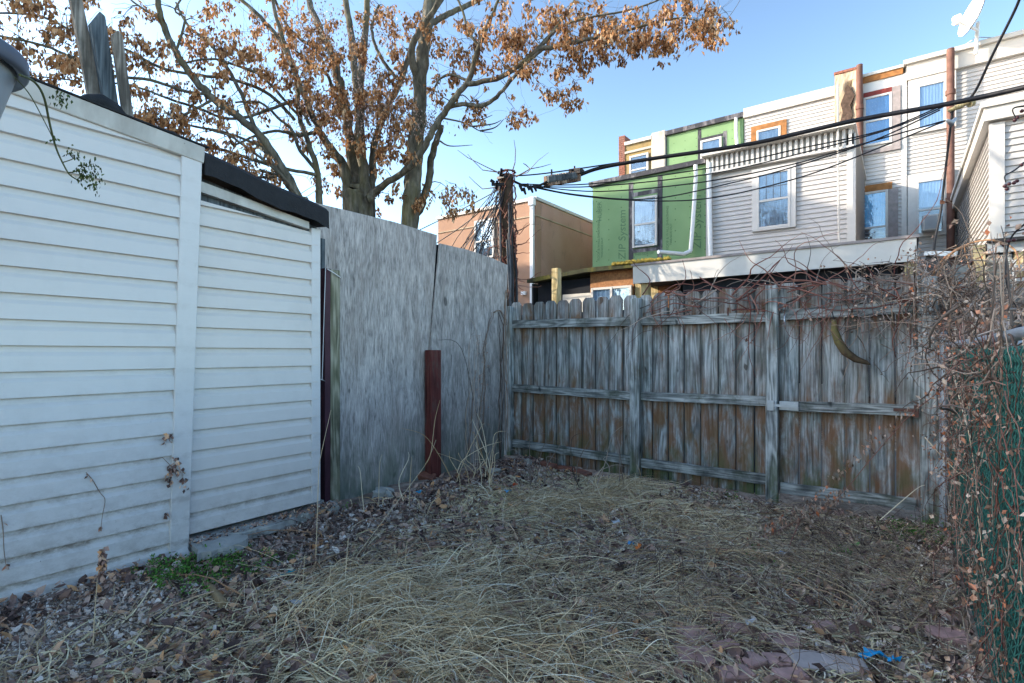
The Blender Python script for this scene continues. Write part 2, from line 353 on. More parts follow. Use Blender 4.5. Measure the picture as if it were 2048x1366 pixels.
# ------------------------------------------------------------------ ground
xs = np.concatenate([[-900, -300, -100, -40, -20, -12, -8], np.arange(-6.5, 2.6, .07), [3, 4, 6, 9, 14, 25, 60, 150, 400, 900]])
ys = np.concatenate([[-900, -300, -100, -40, -15, -8, -5, -3], np.arange(-2, 7.2, .07), [8, 10, 13, 17, 25, 40, 80, 200, 500, 1200]])
gx, gy = np.meshgrid(xs, ys, indexing='ij'); gzv = gz(gx, gy) + rng.normal(0, .004, gx.shape)*((np.abs(gx+2) < 5) & (np.abs(gy-2.5) < 5))
V = np.stack([gx, gy, gzv], -1).reshape(-1, 3); nx, ny = len(xs), len(ys)
ii, jj = np.meshgrid(np.arange(nx-1), np.arange(ny-1), indexing='ij'); a = (ii*ny+jj).ravel()
tag(array_mesh('ground', V, np.stack([a, a+ny, a+ny+1, a+1], 1), mt['dirt'], smooth=True), None, None, kind='structure')
al = MB(); al.box(-60, 40, 5.6, 8.4, -.02, .03); tag(al.build('alley_road', mt['asphalt']), None, None, kind='structure')

# ------------------------------------------------------------------ siding and window helpers
def lap_y(x0, x1, z0, z1, y, course, prof, facing=-1):
    mb = MB(); z = z0
    while z < z1-1e-4:
        pts = [(z+h*course, o) for h, o in prof]
        pts = [(min(zz, z1), o) for zz, o in pts]
        vs = []; 
        for zz, o in [(z, 0)]+pts: vs += [(x0, y+facing*o, zz), (x1, y+facing*o, zz)]
        mb.add(vs, [(2*i, 2*i+1, 2*i+3, 2*i+2) for i in range(len(pts))]); z += course
    return mb
def lap_x(y0, y1, z0f, z1f, x, course, prof, facing=1, zs=0.0):
    """siding on a plane of constant x; z0f(y), z1f(y) give the lower and upper edges"""
    mb = MB(); z = zs; top = max(z1f(y0), z1f(y1)); bot = min(z0f(y0), z0f(y1))
    z = zs + math.floor((bot-zs)/course)*course
    while z < top:
        pts = [(z, 0)]+[(z+h*course, o) for h, o in prof]; vs = []
        # trim each end at the edges' heights
        ya, yb = y0, y1
        if max(z1f(y0), z1f(y1)) > z and min(z1f(y0), z1f(y1)) < z+course:
            hi0 = z1f(y0) > z1f(y1); s = (z1f(y1)-z1f(y0))/(y1-y0)
            if abs(s) > 1e-6:
                yc = y0+(z+course*.5-z1f(y0))/s; yc = min(max(yc, min(y0, y1)), max(y0, y1))
                if hi0: yb = yc
                else: ya = yc
        for zz, o in pts: vs += [(x+facing*o, ya, zz), (x+facing*o, yb, zz)]
        if abs(ya-yb) > .01: mb.add(vs, [(2*i, 2*i+1, 2*i+3, 2*i+2) for i in range(len(pts)-1)])
        z += course
    return mb
DUTCH = [(.015, .024), (.6, .018), (.76, .004), (1.0, .0)]
LAP = [(.04, .03), (1.0, .002)]
def window(parent, y, u0, u1, vt, vb, frame='htrim', fw=.05, casing=None, cw=.09, mid=.5, cur=None, grille=None, y_rail=True, name='window', sill=True, lit=None):
    """double-hung window on a wall facing the yard; u0,vt / u0,vb are its left corners in the photograph"""
    x0, x1 = XU(u0, y), XU(u1, y); z1, z0 = ZV(u0, vt, y), ZV(u0, vb, y)
    fr = MB(); Y = y-.02
    fr.box(x0, x0+fw, Y-.06, Y, z0, z1); fr.box(x1-fw, x1, Y-.06, Y, z0, z1); fr.box(x0+fw, x1-fw, Y-.06, Y, z1-fw, z1); fr.box(x0+fw, x1-fw, Y-.06, Y, z0, z0+fw)
    w = fr.build(name, mt[frame], parent, bevel=.004)
    zm = z0+(z1-z0)*mid
    if y_rail: MB().box(x0+fw, x1-fw, Y-.052, Y-.006, zm-.025, zm+.025).build('sash_rail', mt[frame], w)
    MB().box(x0+fw, x1-fw, Y-.03, Y-.027, z0+fw, z1-fw).build('pane', mt['glass'], w)
    if cur:
        c = MB(); n = 28; a, b = cur[1]*(z1-z0)+z0, z1-fw
        for i in range(n):
            xa = x0+fw+(x1-x0-2*fw)*i/n; xb = x0+fw+(x1-x0-2*fw)*(i+1)/n
            c.add([(xa, Y-.012+.005*math.sin(i*1.7), a), (xb, Y-.012+.005*math.sin((i+1)*1.7), a), (xb, Y-.012+.005*math.sin((i+1)*1.7), b), (xa, Y-.012+.005*math.sin(i*1.7), b)], [(0, 1, 2, 3)], True)
        c.build(cur[2] if len(cur) > 2 else 'curtain', mt[cur[0]], w)
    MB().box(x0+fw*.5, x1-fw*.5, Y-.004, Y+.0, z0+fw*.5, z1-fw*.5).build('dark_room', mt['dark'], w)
    if grille:
        g = MB(); nxg, nzg = grille
        for i in range(1, nxg): xx = x0+fw+(x1-x0-2*fw)*i/nxg; g.box(xx-.006, xx+.006, Y-.038, Y-.033, zm+.02, z1-fw)
        for i in range(1, nzg): zz = zm+(z1-fw-zm)*i/nzg; g.box(x0+fw, x1-fw, Y-.044, Y-.039, zz-.006, zz+.006)
        g.build('muntin_grille', mt['cablegrey'], w)
    if casing:
        c = MB(); q = .045
        c.box(x0-cw, x0, Y-q, Y+.02, z0-cw*.3, z1+cw); c.box(x1, x1+cw, Y-q, Y+.02, z0-cw*.3, z1+cw); c.box(x0, x1, Y-q, Y+.02, z1, z1+cw)
        c.box(x0, x1, Y-q-.01, Y+.02, z0-cw*.3, z0)
        c.build('casing', mt[casing], w)
    return w, (x0, x1, z0, z1)

YE, YB, YR = 14.5, 19.0, 12.0

# ---- orange stucco house
ox1 = XU(1072, YE); ox0 = XU(876, YE); oz = ZV(1072, 394, YE)
h = thing('stucco_house', 'two-storey orange stucco house with a white downspout at its corner, behind the utility pole', 'house', (ox0, YE, 0))
MB().box(ox0, ox1, YE, YE+.3, 0, oz-.1).build('front_wall', mt['orange'], h)
MB().box(ox1-.3, ox1+.004, YE+.302, YE+12, 0, oz-.1).build('side_wall', mt['pink'], h)
MB().box(ox0, ox1-.302, YE+.302, YE+12, 0, oz-.2).build('roof', mt['tar'], h)
MB().box(ox0-.05, ox1+.06, YE-.06, YE+12, oz-.098, oz).build('roof_edge', mt['cream'], h)
b = MB(); b.box(ox0-.01, ox1+.02, YE-.03, YE, oz-.62, oz-.58); b.box(ox1+.004, ox1+.03, YE, YE+12, oz-.62, oz-.58); b.build('band', mt['tanrough'], h)
window(h, YE, 951, 990, 443, 520, fw=.07, mid=.45, cur=('curtain', .1), name='window')
window(h, YE, 950, 1000, 620, 690, fw=.07, name='window')
dp = MB(); px = XU(1067, YE); dp.box(px-.06, px+.06, YE-.13, YE-.03, .1, oz-.1); dp.box(px-.1, px+.1, YE-.17, YE-.02, oz-.28, oz-.02); dp.build('downspout', mt['pipewhite'], h)
MB().box(XU(1045, YE), XU(1053, YE), YE-.1, YE-.0, ZV(1050, 590, YE), ZV(1050, 583, YE)).build('vent_cap', mt['pipewhite'], h)

# ---- far stucco house with a brick edge
fx0, fx1 = XU(1243, YB), XU(1333, YB); fzt = ZV(1290, 277, YB)
h = thing('rough_house', 'narrow yellowish house end with a brick edge, left of the upper green wall', 'house', (fx0, YB, 0))
MB().box(fx0+.15, fx1-.55, YB, YB+9, 0, fzt).build('wall', mt['yellowbrick'], h)
bk = MB(); z = 0
while z < fzt+.25:
    bk.box(fx0-.1, fx0+.148, YB-.04+.01*random.random(), YB+9, z, z+.065); z += .075
bk.build('brick_edge', mt['brick'], h)
MB().box(fx1-.548, fx1-.01, YB-.08, YB+9, 0, ZV(1310, 266, YB)).build('cement_pier', mt['cement'], h, bevel=.03)
b = MB(); b.box(fx0+.15, fx1-.55, YB-.08, YB-.002, fzt-.1, fzt+.02); b.build('roof_edge', mt['cream'], h)
MB().box(fx0+.15, fx1-.55, YB-.05, YB-.002, fzt-.42, fzt-.34).build('band', mt['cement'], h)
window(h, YB, 1260, 1298, 314, 372, fw=.07, cur=None)

# ---- green sheathed house
gx0, gx1 = XU(1185, YE), XU(1411, YE); gzt = (ZV(1185, 374, YE)+ZV(1400, 330, YE))/2
h = thing('green_sheathed_house', 'house under renovation in bare green sheathing boards with black taped seams', 'house', (gx0, YE, 0))
MB().box(gx0, gx1, YE, YB-.02, 0, gzt).build('lower_wall', mt['green'], h)
MB().box(gx0-.08, gx1+.02, YE-.1, YB-.02, gzt+.001, gzt+.13).build('lower_roof', mt['tape'], h)
ux0, ux1 = XU(1333, YB), XU(1487, YB); uzt = (ZV(1335, 272, YB)+ZV(1475, 238, YB))/2
MB().box(ux0, ux1, YB, YB+9, 0, uzt).build('upper_wall', mt['green'], h)
MB().box(ux0-.02, ux1+.02, YB-.1, YB+9, uzt+.001, uzt+.16).build('upper_roof', mt['tape'], h)
def tape_v(u, va, vb, y, w=.1): x = XU(u, y); MB().box(x-w/2, x+w/2, y-.008, y-.001, ZV(u, va, y), ZV(u, vb, y)).build('flashing_tape', mt['tape'], h)
def tape_h(u0, u1, v0, y, w=.1): z = ZV(u0, v0, y); MB().box(XU(u0, y), XU(u1, y), y-.012, y-.009, z-w/2, z+w/2).build('flashing_tape', mt['tape'], h)
tape_v(1262, 365, 530, YE, .14); tape_v(1320, 350, 524, YE, .14); tape_h(1262, 1320, 391, YE, .12); tape_h(1262, 1320, 503, YE, .11)
tape_v(1399, 258, 322, YB, .12); tape_h(1399, 1448, 280, YB, .1); tape_v(1331.5, 262, 340, YB, .1); tape_v(1450, 262, 312, YB, .12)
window(h, YE, 1266.5, 1315.5, 399, 497, fw=.055, cur=('curtain', .05), mid=.46)
window(h, YB, 1402, 1444, 283, 330, fw=.07, cur=('curtain', .0), mid=.3)
def downspout(parent, pts, y, name='downspout', r=.05, m='pipewhite'):
    P = [on_y(u, v, y) for u, v in pts]; mb = MB(); mb.tube(P, r, 8)
    return mb.build(name, mt[m], parent)
downspout(h, [(1472, 236), (1472, 262), (1475, 300)], YB-.12, r=.055)
dsp = downspout(h, [(1391, 330), (1392, 352), (1386, 440), (1381, 502)], YE-.14, r=.055)
P0 = on_y(1381, 502, YE-.14); P1 = Vector((P0.x-.55, P0.y-.9, P0.z-.1))
MB().tube([P0, P0+Vector((-.12, -.2, -.1)), P1], .055, 8).build('downspout', mt['pipewhite'], h)
def lettering(parent, s, x, z, y, size, m, rot=90, name='lettering'):
    cu = bpy.data.curves.new('letters', 'FONT'); cu.body = s; cu.size = size; cu.extrude = .0015; cu.shear = .15 if size > .2 else 0
    o = bpy.data.objects.new('letters', cu); C.objects.link(o)
    bpy.context.view_layer.update(); me = bpy.data.meshes.new_from_object(o.evaluated_get(bpy.context.evaluated_depsgraph_get()))
    bpy.data.objects.remove(o)
    T = Matrix.Translation((x, y, z)) @ Matrix.Rotation(R(90), 4, 'X') @ Matrix.Rotation(R(rot), 4, 'Z')
    me.transform(Matrix.Translation(-wloc(parent)) @ T); me.materials.clear(); me.materials.append(mt[m])
    q = bpy.data.objects.new(name, me); C.objects.link(q); q.parent = parent; return q
lettering(h, 'ZIP System', XU(1251, YE), ZV(1251, 519, YE), YE-.003, .32, 'ink')
lettering(h, 'ZIP System', XU(1402, YE), ZV(1402, 498, YE), YE-.003, .32, 'ink')
lettering(h, 'HUBER', XU(1203, YE), ZV(1203, 442, YE), YE-.003, .19, 'ink')
lettering(h, 'ROOF & WALL SHEATHING', XU(1199, YE), ZV(1199, 521, YE), YE-.003, .1, 'ink')
lettering(h, 'THIS SIDE OUT', XU(1206, YE), ZV(1206, 515, YE), YE-.003, .09, 'ink')
lettering(h, 'ROOF & WALL SHEATHING', XU(1337, YE), ZV(1337, 500, YE), YE-.003, .1, 'ink')
lettering(h, 'THIS SIDE OUT', XU(1344, YE), ZV(1344, 490, YE), YE-.003, .09, 'ink')
lettering(h, 'THIS SIDE UP', XU(1269, YE), ZV(1269, 512, YE), YE-.003, .1, 'ink', rot=0)

# ---- white sided house with a ribbed eave
wx0, wx1 = XU(1413, YE), XU(1708, YE); wzt = (ZV(1415, 316, YE)+ZV(1700, 252, YE))/2
mx0, mx1 = XU(1489, YB), XU(1808, YB); mzt = (ZV(1500, 220, YB)+ZV(1668, 177, YB))/2
h = thing('white_house', 'white sided row house with a ribbed eave, a grilled window and a broken tan chimney', 'house', (wx0, YE, 0))
MB().box(wx0+.01, wx1-.01, YE+.03, YB, 0, wzt-.06).build('core_wall', mt['hsiding'], h)
lap_y(wx0, wx1, .1, wzt-.5, YE+.028, .113, LAP).build('front_siding', mt['hsiding'], h)
lap_x(YE+.03, YB, lambda y: 0, lambda y: wzt-.1, wx1-.012, .113, LAP, 1).build('side_siding', mt['hsiding'], h)
tr = MB(); tr.box(wx0-.01, wx0+.1, YE-.02, YE+.03, 0, wzt-.5); tr.box(wx1-.14, wx1+.03, YE-.02, YE+.1, 0, wzt-.16); tr.build('corner_trim', mt['htrim'], h)
MB().box(wx0-.06, wx1+.05, YE-.3, YB, wzt-.058, wzt).build('roof', mt['cream'], h)
rb = MB(); n = 27
rb.box(wx0, wx1, YE-.02, YE+.03, wzt-.5, wzt-.06)
for i in range(n):
    xx = wx0+(wx1-wx0)*(i+.2)/n; rb.box(xx, xx+(wx1-wx0)/n*.5, YE-.12, YE-.021, wzt-.45, wzt-.06)
rb.box(wx0, wx1, YE-.13, YE-.022, wzt-.5, wzt-.451)
rb.build('ribbed_eave', mt['htrim'], h)
window(h, YE, 1514, 1582, 349, 461, fw=.06, casing='htrim', cw=.11, cur=('curtain', .0), grille=(4, 2), mid=.5)
downspout(h, [(1418, 325), (1419, 420), (1421, 512)], YE-.1, r=.06)
downspout(h, [(1676, 170), (1676, 200), (1676, 300), (1677, 420), (1678, 495), (1684, 500)], YE-.2, name='conduit', r=.022, m='cream')
# main block
lap_y(mx0, XU(1670, YB), 3, mzt-.25, YB, .113, LAP).build('rear_siding', mt['hsiding'], h)
MB().box(mx0, mx1, YB+.002, YB+9, 0, mzt-.1).build('rear_core_wall', mt['hsiding'], h)
MB().box(mx0-.02, XU(1670, YB), YB-.1, YB+9, mzt-.25, mzt+.05).build('rear_roof_edge', mt['cream'], h)
_w, (a0, a1, a2, a3) = window(h, YB, 1514, 1562, 263, 320, fw=.06, casing='orangewood', cw=.17, cur=('curtain', .0), mid=.3)
cx0, cx1 = XU(1671, YB), XU(1716, YB); cz = ZV(1695, 154, YB)
# broken chimney pier with a ragged scar
g = MB(); n1, n2 = 14, 40; z0c, z1c = 5, cz; vs = []
for j in range(n2+1):
    for i in range(n1+1):
        fx = i/n1; fz = j/n2; scar = math.exp(-((fx-.55-.12*math.sin(fz*9))/.16)**2)*(1 if .5 < fz < .93 else .1)
        vs.append((cx0+(cx1-cx0)*fx, YB-.3+.16*scar*(.6+.6*random.random())+.015*random.random(), z0c+(z1c-z0c)*fz+(.05*random.random() if j == n2 else 0)))
g.add(vs, [(j*(n1+1)+i, j*(n1+1)+i+1, (j+1)*(n1+1)+i+1, (j+1)*(n1+1)+i) for j in range(n2) for i in range(n1)])
g.box(cx0, cx1, YB-.14, YB+.6, z0c, z1c-.02); g.build('broken_chimney', mt['tanrough'], h)
scx = cx0+(cx1-cx0)*.5; sc = [(0, 0), (.1, .15), (.06, .5), (.16, .8), (.1, 1.1), (.2, 1.35), (.12, 1.6), (.02, 1.75), (-.02, 1.5), (-.12, 1.2), (-.06, .9), (-.16, .6), (-.08, .3)]
MB().prism([(scx+a*1.1, cz-2.1+b*1.0) for a, b in sc], 'y', YB-.33, YB-.2).build('broken_patch', plain('exposed_rubble', (.12, .08, .06), .95, .7, 9, bump=1), h)
MB().box(cx0-.02, cx1+.04, YB-.32, YB+.6, cz+.03, cz+.1).build('chimney_cap', mt['brick'], h)
# recessed wall
rx0, rx1 = XU(1716, YB), XU(1806, YB); rzt = ZV(1765, 142, YB)
lap_y(wx1, rx1, .3, rzt-.7, YB, .113, LAP).build('recess_siding', mt['hsiding'], h)
MB().box(rx0, rx1, YB-.03, YB+5, rzt-.7, rzt-.25).build('bulged_panel', mt['blind'], h)
MB().box(rx0, rx1, YB-.08, YB+5, rzt-.249, rzt-.08).build('bare_fascia', mt['orangewood'], h)
MB().box(rx0, rx1+.02, YB-.12, YB+5, rzt-.079, rzt).build('recess_roof_edge', mt['fasciagrey'], h)
w, q = window(h, YB, 1727, 1784, 198, 296, fw=.06, cur=('curtainblue', .0), mid=.5)
e = MB(); e.box(q[0], q[1], YB-.07, YB-.0, q[3], q[3]+.14); e.build('window_header', mt['redwood'], w)
MB().box(q[1]+.001, q[1]+.2, YB-.07, YB, q[2]-.1, q[3]+.14).build('bare_jamb', mt['greywood'], w)
MB().box(q[0]-.05, q[1]+.2, YB-.09, YB, q[2]-.24, q[2]-.102).build('bare_sill', mt['greywood'], w)
w, q = window(h, YB, 1724, 1776, 387, 545, fw=.06, cur=('teal', .55, 'shade'), mid=.55)
MB().box(q[0], q[1]+.1, YB-.07, YB, q[3], q[3]+.2).build('window_header', mt['orangewood'], w)
MB().box(q[1]+.001, q[1]+.24, YB-.06, YB, q[2]-.1, q[3]-.001).build('bare_jamb', mt['greywood'], w)
def pipe(label, u, vt, vb, y, r, collars, group='rusty stack pipes on the house backs'):
    x = XU(u, y); t = thing('stack_pipe', label, 'pipe', (x, y, 0), group)
    zt = ZV(u, vt, y); MB().tube([(x, y, 0), (x, y, zt)], r, 10).build('shaft', mt['rust'], t)
    for v in collars:
        z = ZV(u, v, y); MB().tube([(x, y, z-.06), (x, y, z+.06)], r*1.28, 10).build('collar', mt['rust'], t)
pipe('tall rusty pipe right of the broken chimney, running down past the recessed windows', 1719, 130, 560, YB-.28, .085, [215, 330, 432])
# ---- right-hand white house
qx = XU(1985, YR); h = thing('white_corner_house', 'white sided row house with a projecting wing at the right edge of the picture', 'house', (qx, YR, 0))
rzt2 = (ZV(1810, 127, YB)+ZV(2000, 76, YB))/2; hx0, hx1 = XU(1808, YB), qx+8
MB().box(hx0+.02, hx1, YB+.03, YB+9, 0, rzt2-.12).build('core_wall', mt['hsiding'], h)
lap_y(hx0, hx1, .3, rzt2-.55, YB+.028, .113, LAP).build('rear_siding', mt['hsiding'], h)
MB().box(hx0-.06, hx0+.06, YB-.04, YB+.028, .3, rzt2-.3).build('party_trim', mt['htrim'], h)
e = MB(); e.box(hx0+.06, hx1, YB-.1, YB+.03, rzt2-.55, rzt2-.12); e.box(hx0-.02, hx1, YB-.2, YB+9, rzt2-.119, rzt2); e.build('roof_edge', mt['cream'], h)
window(h, YB, 1834, 1893, 173, 264, fw=.06, casing='htrim', cw=.2, cur=('blind', 0, 'blind'), mid=.0, y_rail=False)
w, q = window(h, YB, 1833, 1890, 364, 471, fw=.05, casing='htrim', cw=.2, cur=('blind', .5, 'blind'), mid=.45)
ac = MB(); ac.box(q[0]+.12, q[1]-.15, YB-.5, YB-.09, q[2]+.02, q[2]+.45); o = ac.build('air_conditioner', mt['htrim'], w, bevel=.02)
MB().box(q[0]+.17, q[1]-.2, YB-.515, YB-.5, q[2]+.06, q[2]+.4).build('vent_grille', mt['greyplastic'], w)
# projecting wing
wz = ZV(1990, 205, YR); lap_y(qx, qx+6, .1, wz-.35, YR+.028, .113, LAP).build('wing_siding', mt['hsiding'], h)
MB().box(qx+.02, qx+6, YR+.03, YB+.02, 0, wz-.3).build('wing_wall', mt['hsiding'], h)
lap_x(YR+.03, YB, lambda y: 0, lambda y: wz-.3, qx+.018, .113, LAP, -1).build('wing_side_siding', mt['hsiding'], h)
MB().box(qx-.04, qx+.15, YR-.03, YR+.08, 0, wz-.35).build('corner_trim', mt['htrim'], h)
e = MB(); e.box(qx-.12, qx+6, YR-.12, YB, wz-.32, wz-.1); e.box(qx-.16, qx+6, YR-.16, YB, wz-.099, wz); e.build('wing_roof_edge', mt['cream'], h)
pipe('tall rusty pipe beside the white blinded window, behind the cable anchor', 1901, 98, 505, YB-.3, .09, [185, 400])

# ---- satellite dish
by = YB-.3; bp = on_y(1952, 108, by)
d = thing('satellite_dish', 'white satellite dish on a short mast on the roof edge', 'satellite dish', bp)
tp = on_y(1955, 52, by); MB().tube([bp, tp, tp+Vector((0, -.1, .05))], .045, 8).build('mast', mt['dish'], d)
MB().tube([bp+Vector((-.9, .5, .2)), bp+(tp-bp)*.6], .012, 5).build('stay', mt['galv'], d); MB().tube([bp+Vector((1.0, .5, .3)), bp+(tp-bp)*.6], .012, 5).build('stay', mt['galv'], d)
cd = on_y(1947, 30, by-.25); nrm = Vector((-.95, -.35, .28)).normalized(); ax = nrm.orthogonal().normalized()
qq = Vector((0, 0, 1)).rotation_difference(nrm); g = MB(); vs = []; NR, NA = 6, 28
for s in (0, -.02):
    for j in range(NR+1):
        for i in range(NA):
            rr = j/NR; a = 2*math.pi*i/NA; vs.append(cd+qq @ Vector((math.cos(a)*rr*.5, math.sin(a)*rr*.62, .12*rr*rr-.06+s)))
L_ = NR+1
fs = [(j*NA+i, j*NA+(i+1) % NA, (j+1)*NA+(i+1) % NA, (j+1)*NA+i) for j in range(NR) for i in range(NA)]
fs += [tuple(q+L_*NA for q in f[::-1]) for f in fs]; g.add(vs, fs, True); g.build('reflector', mt['dish'], d)
fe = on_y(1908, 38, by-.6); MB().bar(cd+Vector((.1, 0, -.45)), fe, .05, .05).build('arm', mt['dish'], d)
f_ = MB(); f_.tube([fe, fe+(cd-fe).normalized()*.14], [.07, .1], 10); f_.tube([fe+Vector((0, 0, -.1)), fe+Vector((0, 0, -.1))+(cd-fe).normalized()*.1], [.06, .08], 10); f_.build('feed_horn', mt['dish'], d)

# ---- patio cover with white fascia
YP = 9.5; p0, p1 = XU(1266, YP), XU(1833, YP); pz1 = (ZV(1266, 532, YP)+ZV(1833, 476, YP))/2; pz0 = pz1-.33
t = thing('patio_cover', 'long flat patio cover with a wide white fascia in front of the houses', 'patio cover', (p0, YP, 0))
MB().box(p0, p1, YP, YP+.04, pz0, pz1).build('fascia', mt['htrim'], t); MB().box(p0-.03, p1+.03, YP-.03, 13.9, pz1+.001, pz1+.04).build('roof', mt['greywood'], t)
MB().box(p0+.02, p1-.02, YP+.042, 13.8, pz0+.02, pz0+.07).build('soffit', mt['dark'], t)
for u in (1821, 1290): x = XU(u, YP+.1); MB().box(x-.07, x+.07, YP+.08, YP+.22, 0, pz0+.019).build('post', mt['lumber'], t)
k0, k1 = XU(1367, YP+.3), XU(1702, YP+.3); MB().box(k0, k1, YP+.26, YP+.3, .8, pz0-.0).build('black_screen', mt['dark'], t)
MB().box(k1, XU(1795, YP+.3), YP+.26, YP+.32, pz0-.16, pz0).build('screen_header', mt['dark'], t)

# ---- lean-to in the yard across the alley
YL = 10.3; t = thing('lean_to', 'low dark lean-to with a mossy roof, bare particle board and a white window', 'shed', (XU(1070, YL), YL, 0))
l0, l1 = XU(1068, YL), XU(1352, YL)
rf = MB(); A_, B_ = on_y(1066, 562, YL), on_y(1180, 541, YL); D_ = on_y(1346, 524, YL)
ra = [A_, B_, D_]
for a, b in ((A_, B_), (B_, D_)):
    rf.add([(a.x, YL-.25, a.z-.07), (b.x, YL-.25, b.z-.07), (b.x, YL-.25, b.z+.02), (a.x, YL-.25, a.z+.02), (a.x, YE-.3, a.z+.25), (b.x, YE-.3, b.z+.25), (b.x, YE-.3, b.z+.34), (a.x, YE-.3, a.z+.34)],
           [(0, 1, 2, 3), (3, 2, 6, 7), (0, 4, 5, 1), (4, 7, 6, 5), (0, 3, 7, 4), (1, 5, 6, 2)])
rf.build('roof', mt['moss'], t)
mo = MB()
for i in range(60):
    f = random.random(); p = B_.lerp(D_, .35+.65*f); mo.tube([(p.x-.06, YL-.28+random.random()*.2, p.z+.02), (p.x, YL-.26, p.z+.03+.03*random.random()), (p.x+.06, YL-.25, p.z+.02)], [.012, .035, .012], 6)
mo.build('moss', mt['mossy'], t)
MB().box(XU(1075, YL), XU(1185, YL), YL+.02, YL+.06, 0, A_.z-.05).build('black_wall', mt['dark'], t)
MB().box(XU(1066, YL), XU(1069, YL), YL-.05, YL+3, 0, A_.z-.07).build('side_wall', mt['blackrubber'], t)
MB().box(XU(1126, YL), XU(1186, YL), YL-.02, YL+.018, .3, ZV(1150, 588, YL)).build('white_panel', mt['cream'], t)
MB().box(XU(1181, YL), XU(1268, YL), YL-.01, YL+.06, 0, ZV(1225, 540, YL)).build('particle_board', mt['osb'], t)
window(t, YL-.01, 1185, 1266, 577, 640, fw=.05, cur=('blind', 0), y_rail=False)
MB().box(XU(1224, YL), XU(1228, YL), YL-.1, YL-.03, ZV(1225, 640, YL), ZV(1225, 575, YL)).build('mullion', mt['htrim'], t)
MB().box(XU(1270, YL), XU(1316, YL), YL, YL+.06, 0, ZV(1290, 556, YL)).build('yellow_board', mt['lumber'], t)
MB().box(XU(1317, YL), XU(1352, YL), YL, YL+.06, 0, ZV(1335, 550, YL)).build('particle_board', mt['osb'], t)
x = XU(1113, 9.0); tag(MB().box(x-.07, x+.07, 8.93, 9.07, 0, ZV(1113, 537, 9.0)).build('lumber_post', mt['lumber'], None, (x, 9.0, 0), bevel=.005), 'pale new square timber post standing in front of the dark lean-to', 'post')
# black canopy and neighbour's porch rail at the right
YC = 8.6; t = thing('black_canopy', 'small black canopy with a white edge, poking out above the vine tangle', 'canopy', on_y(1860, 700, YC))
A_, B_ = on_y(1852, 512, YC), on_y(1893, 515, YC); C_ = on_y(1838, 556, YC)
MB().add([A_, B_, (B_.x+.1, YC, C_.z), C_, A_+Vector((0, .8, 0)), B_+Vector((0, .8, 0)), (B_.x+.1, YC+.8, C_.z), C_+Vector((0, .8, 0))], [(3, 2, 1, 0), (4, 5, 6, 7), (0, 1, 5, 4), (1, 2, 6, 5), (2, 3, 7, 6), (3, 0, 4, 7)]).build('cover', mt['blackrubber'], t)
MB().bar(A_+Vector((-.02, -.02, .03)), B_+Vector((.1, -.02, .03)), .05, .06).build('edge', mt['galv'], t)
MB().box(A_.x+.05, A_.x+.1, YC+.3, YC+.35, 0, C_.z).build('leg', mt['blackrubber'], t)
t = thing('porch', 'white porch roof edge and rail on yellow wooden posts behind the vine tangle', 'porch', on_y(2000, 700, 9.5))
z1 = ZV(2000, 497, 9.5); z2 = ZV(2000, 530, 9.5); x0 = XU(1975, 9.5)
MB().box(x0, x0+5, 9.5, 9.55, z1-.05, z1+.08).build('roof_edge', mt['greyplastic'], t); MB().box(x0, x0+5, 9.4, 12, z1+.081, z1+.12).build('roof', mt['tar'], t)
for k in range(3): MB().box(x0, x0+5, 9.45, 9.49, z2-.1-.16*k, z2-.02-.16*k).build('rail', mt['htrim'], t)
for u in (1960, 2044): x = XU(u, 9.5); MB().box(x-.06, x+.06, 9.56, 9.68, 0, z1+.08).build('post', mt['lumber'], t)
x = XU(2022, 9.3); MB().box(x-.05, x+.05, 9.3, 9.4, 0, ZV(2022, 520, 9.3)).build('post', mt['htrim'], t)

# ------------------------------------------------------------------ unseen houses, added and shaped to cast the shade
def shade_house(x0, x1, y0, y1, z, label):
    t = thing('added_shade_house', label, 'house', ((x0+x1)/2, (y0+y1)/2, 0), 'added unseen houses that shade the yard')
    MB().box(x0, x1, y0, y1, 0, z).build('wall', mt['cream'], t); MB().box(x0-.1, x1+.1, y0-.1, y1+.1, z+.001, z+.12).build('roof', mt['tar'], t)  # added shadow caster; pale walls bounce fill light into the yard
    w = MB(); f = MB(); n = max(1, int((x1-x0)/2.2))
    for k in range(3):
        for i in range(n):
            xx = x0+(x1-x0)*(i+.5)/n; zz = 1+k*3
            f.box(xx-.5, xx+.5, y1+.001, y1+.06, zz, zz+1.5); w.box(xx-.42, xx+.42, y1+.061, y1+.07, zz+.08, zz+1.42)
    fo = f.build('window_frame', mt['htrim'], t); w.build('panes', mt['curtain'], fo)
shade_house(-24, -14, -9, .4, 8.5, 'added unseen pale house, placed so its shadow covers the sheds and the fence')
shade_house(-28.4, -22.9, .5, 3.5, 14.7, 'added unseen tall block, sized so its shadow falls on the green house')
shade_house(-52, -28.8, .5, 3.5, 12.9, 'added unseen long block, kept lower so sun reaches the orange house')

# ------------------------------------------------------------------ sheds
XS1, XS2, XP = -3.47, -3.52, -3.72
def yz(u, v, x): p = on_x(u, v, x); return p.y, p.z
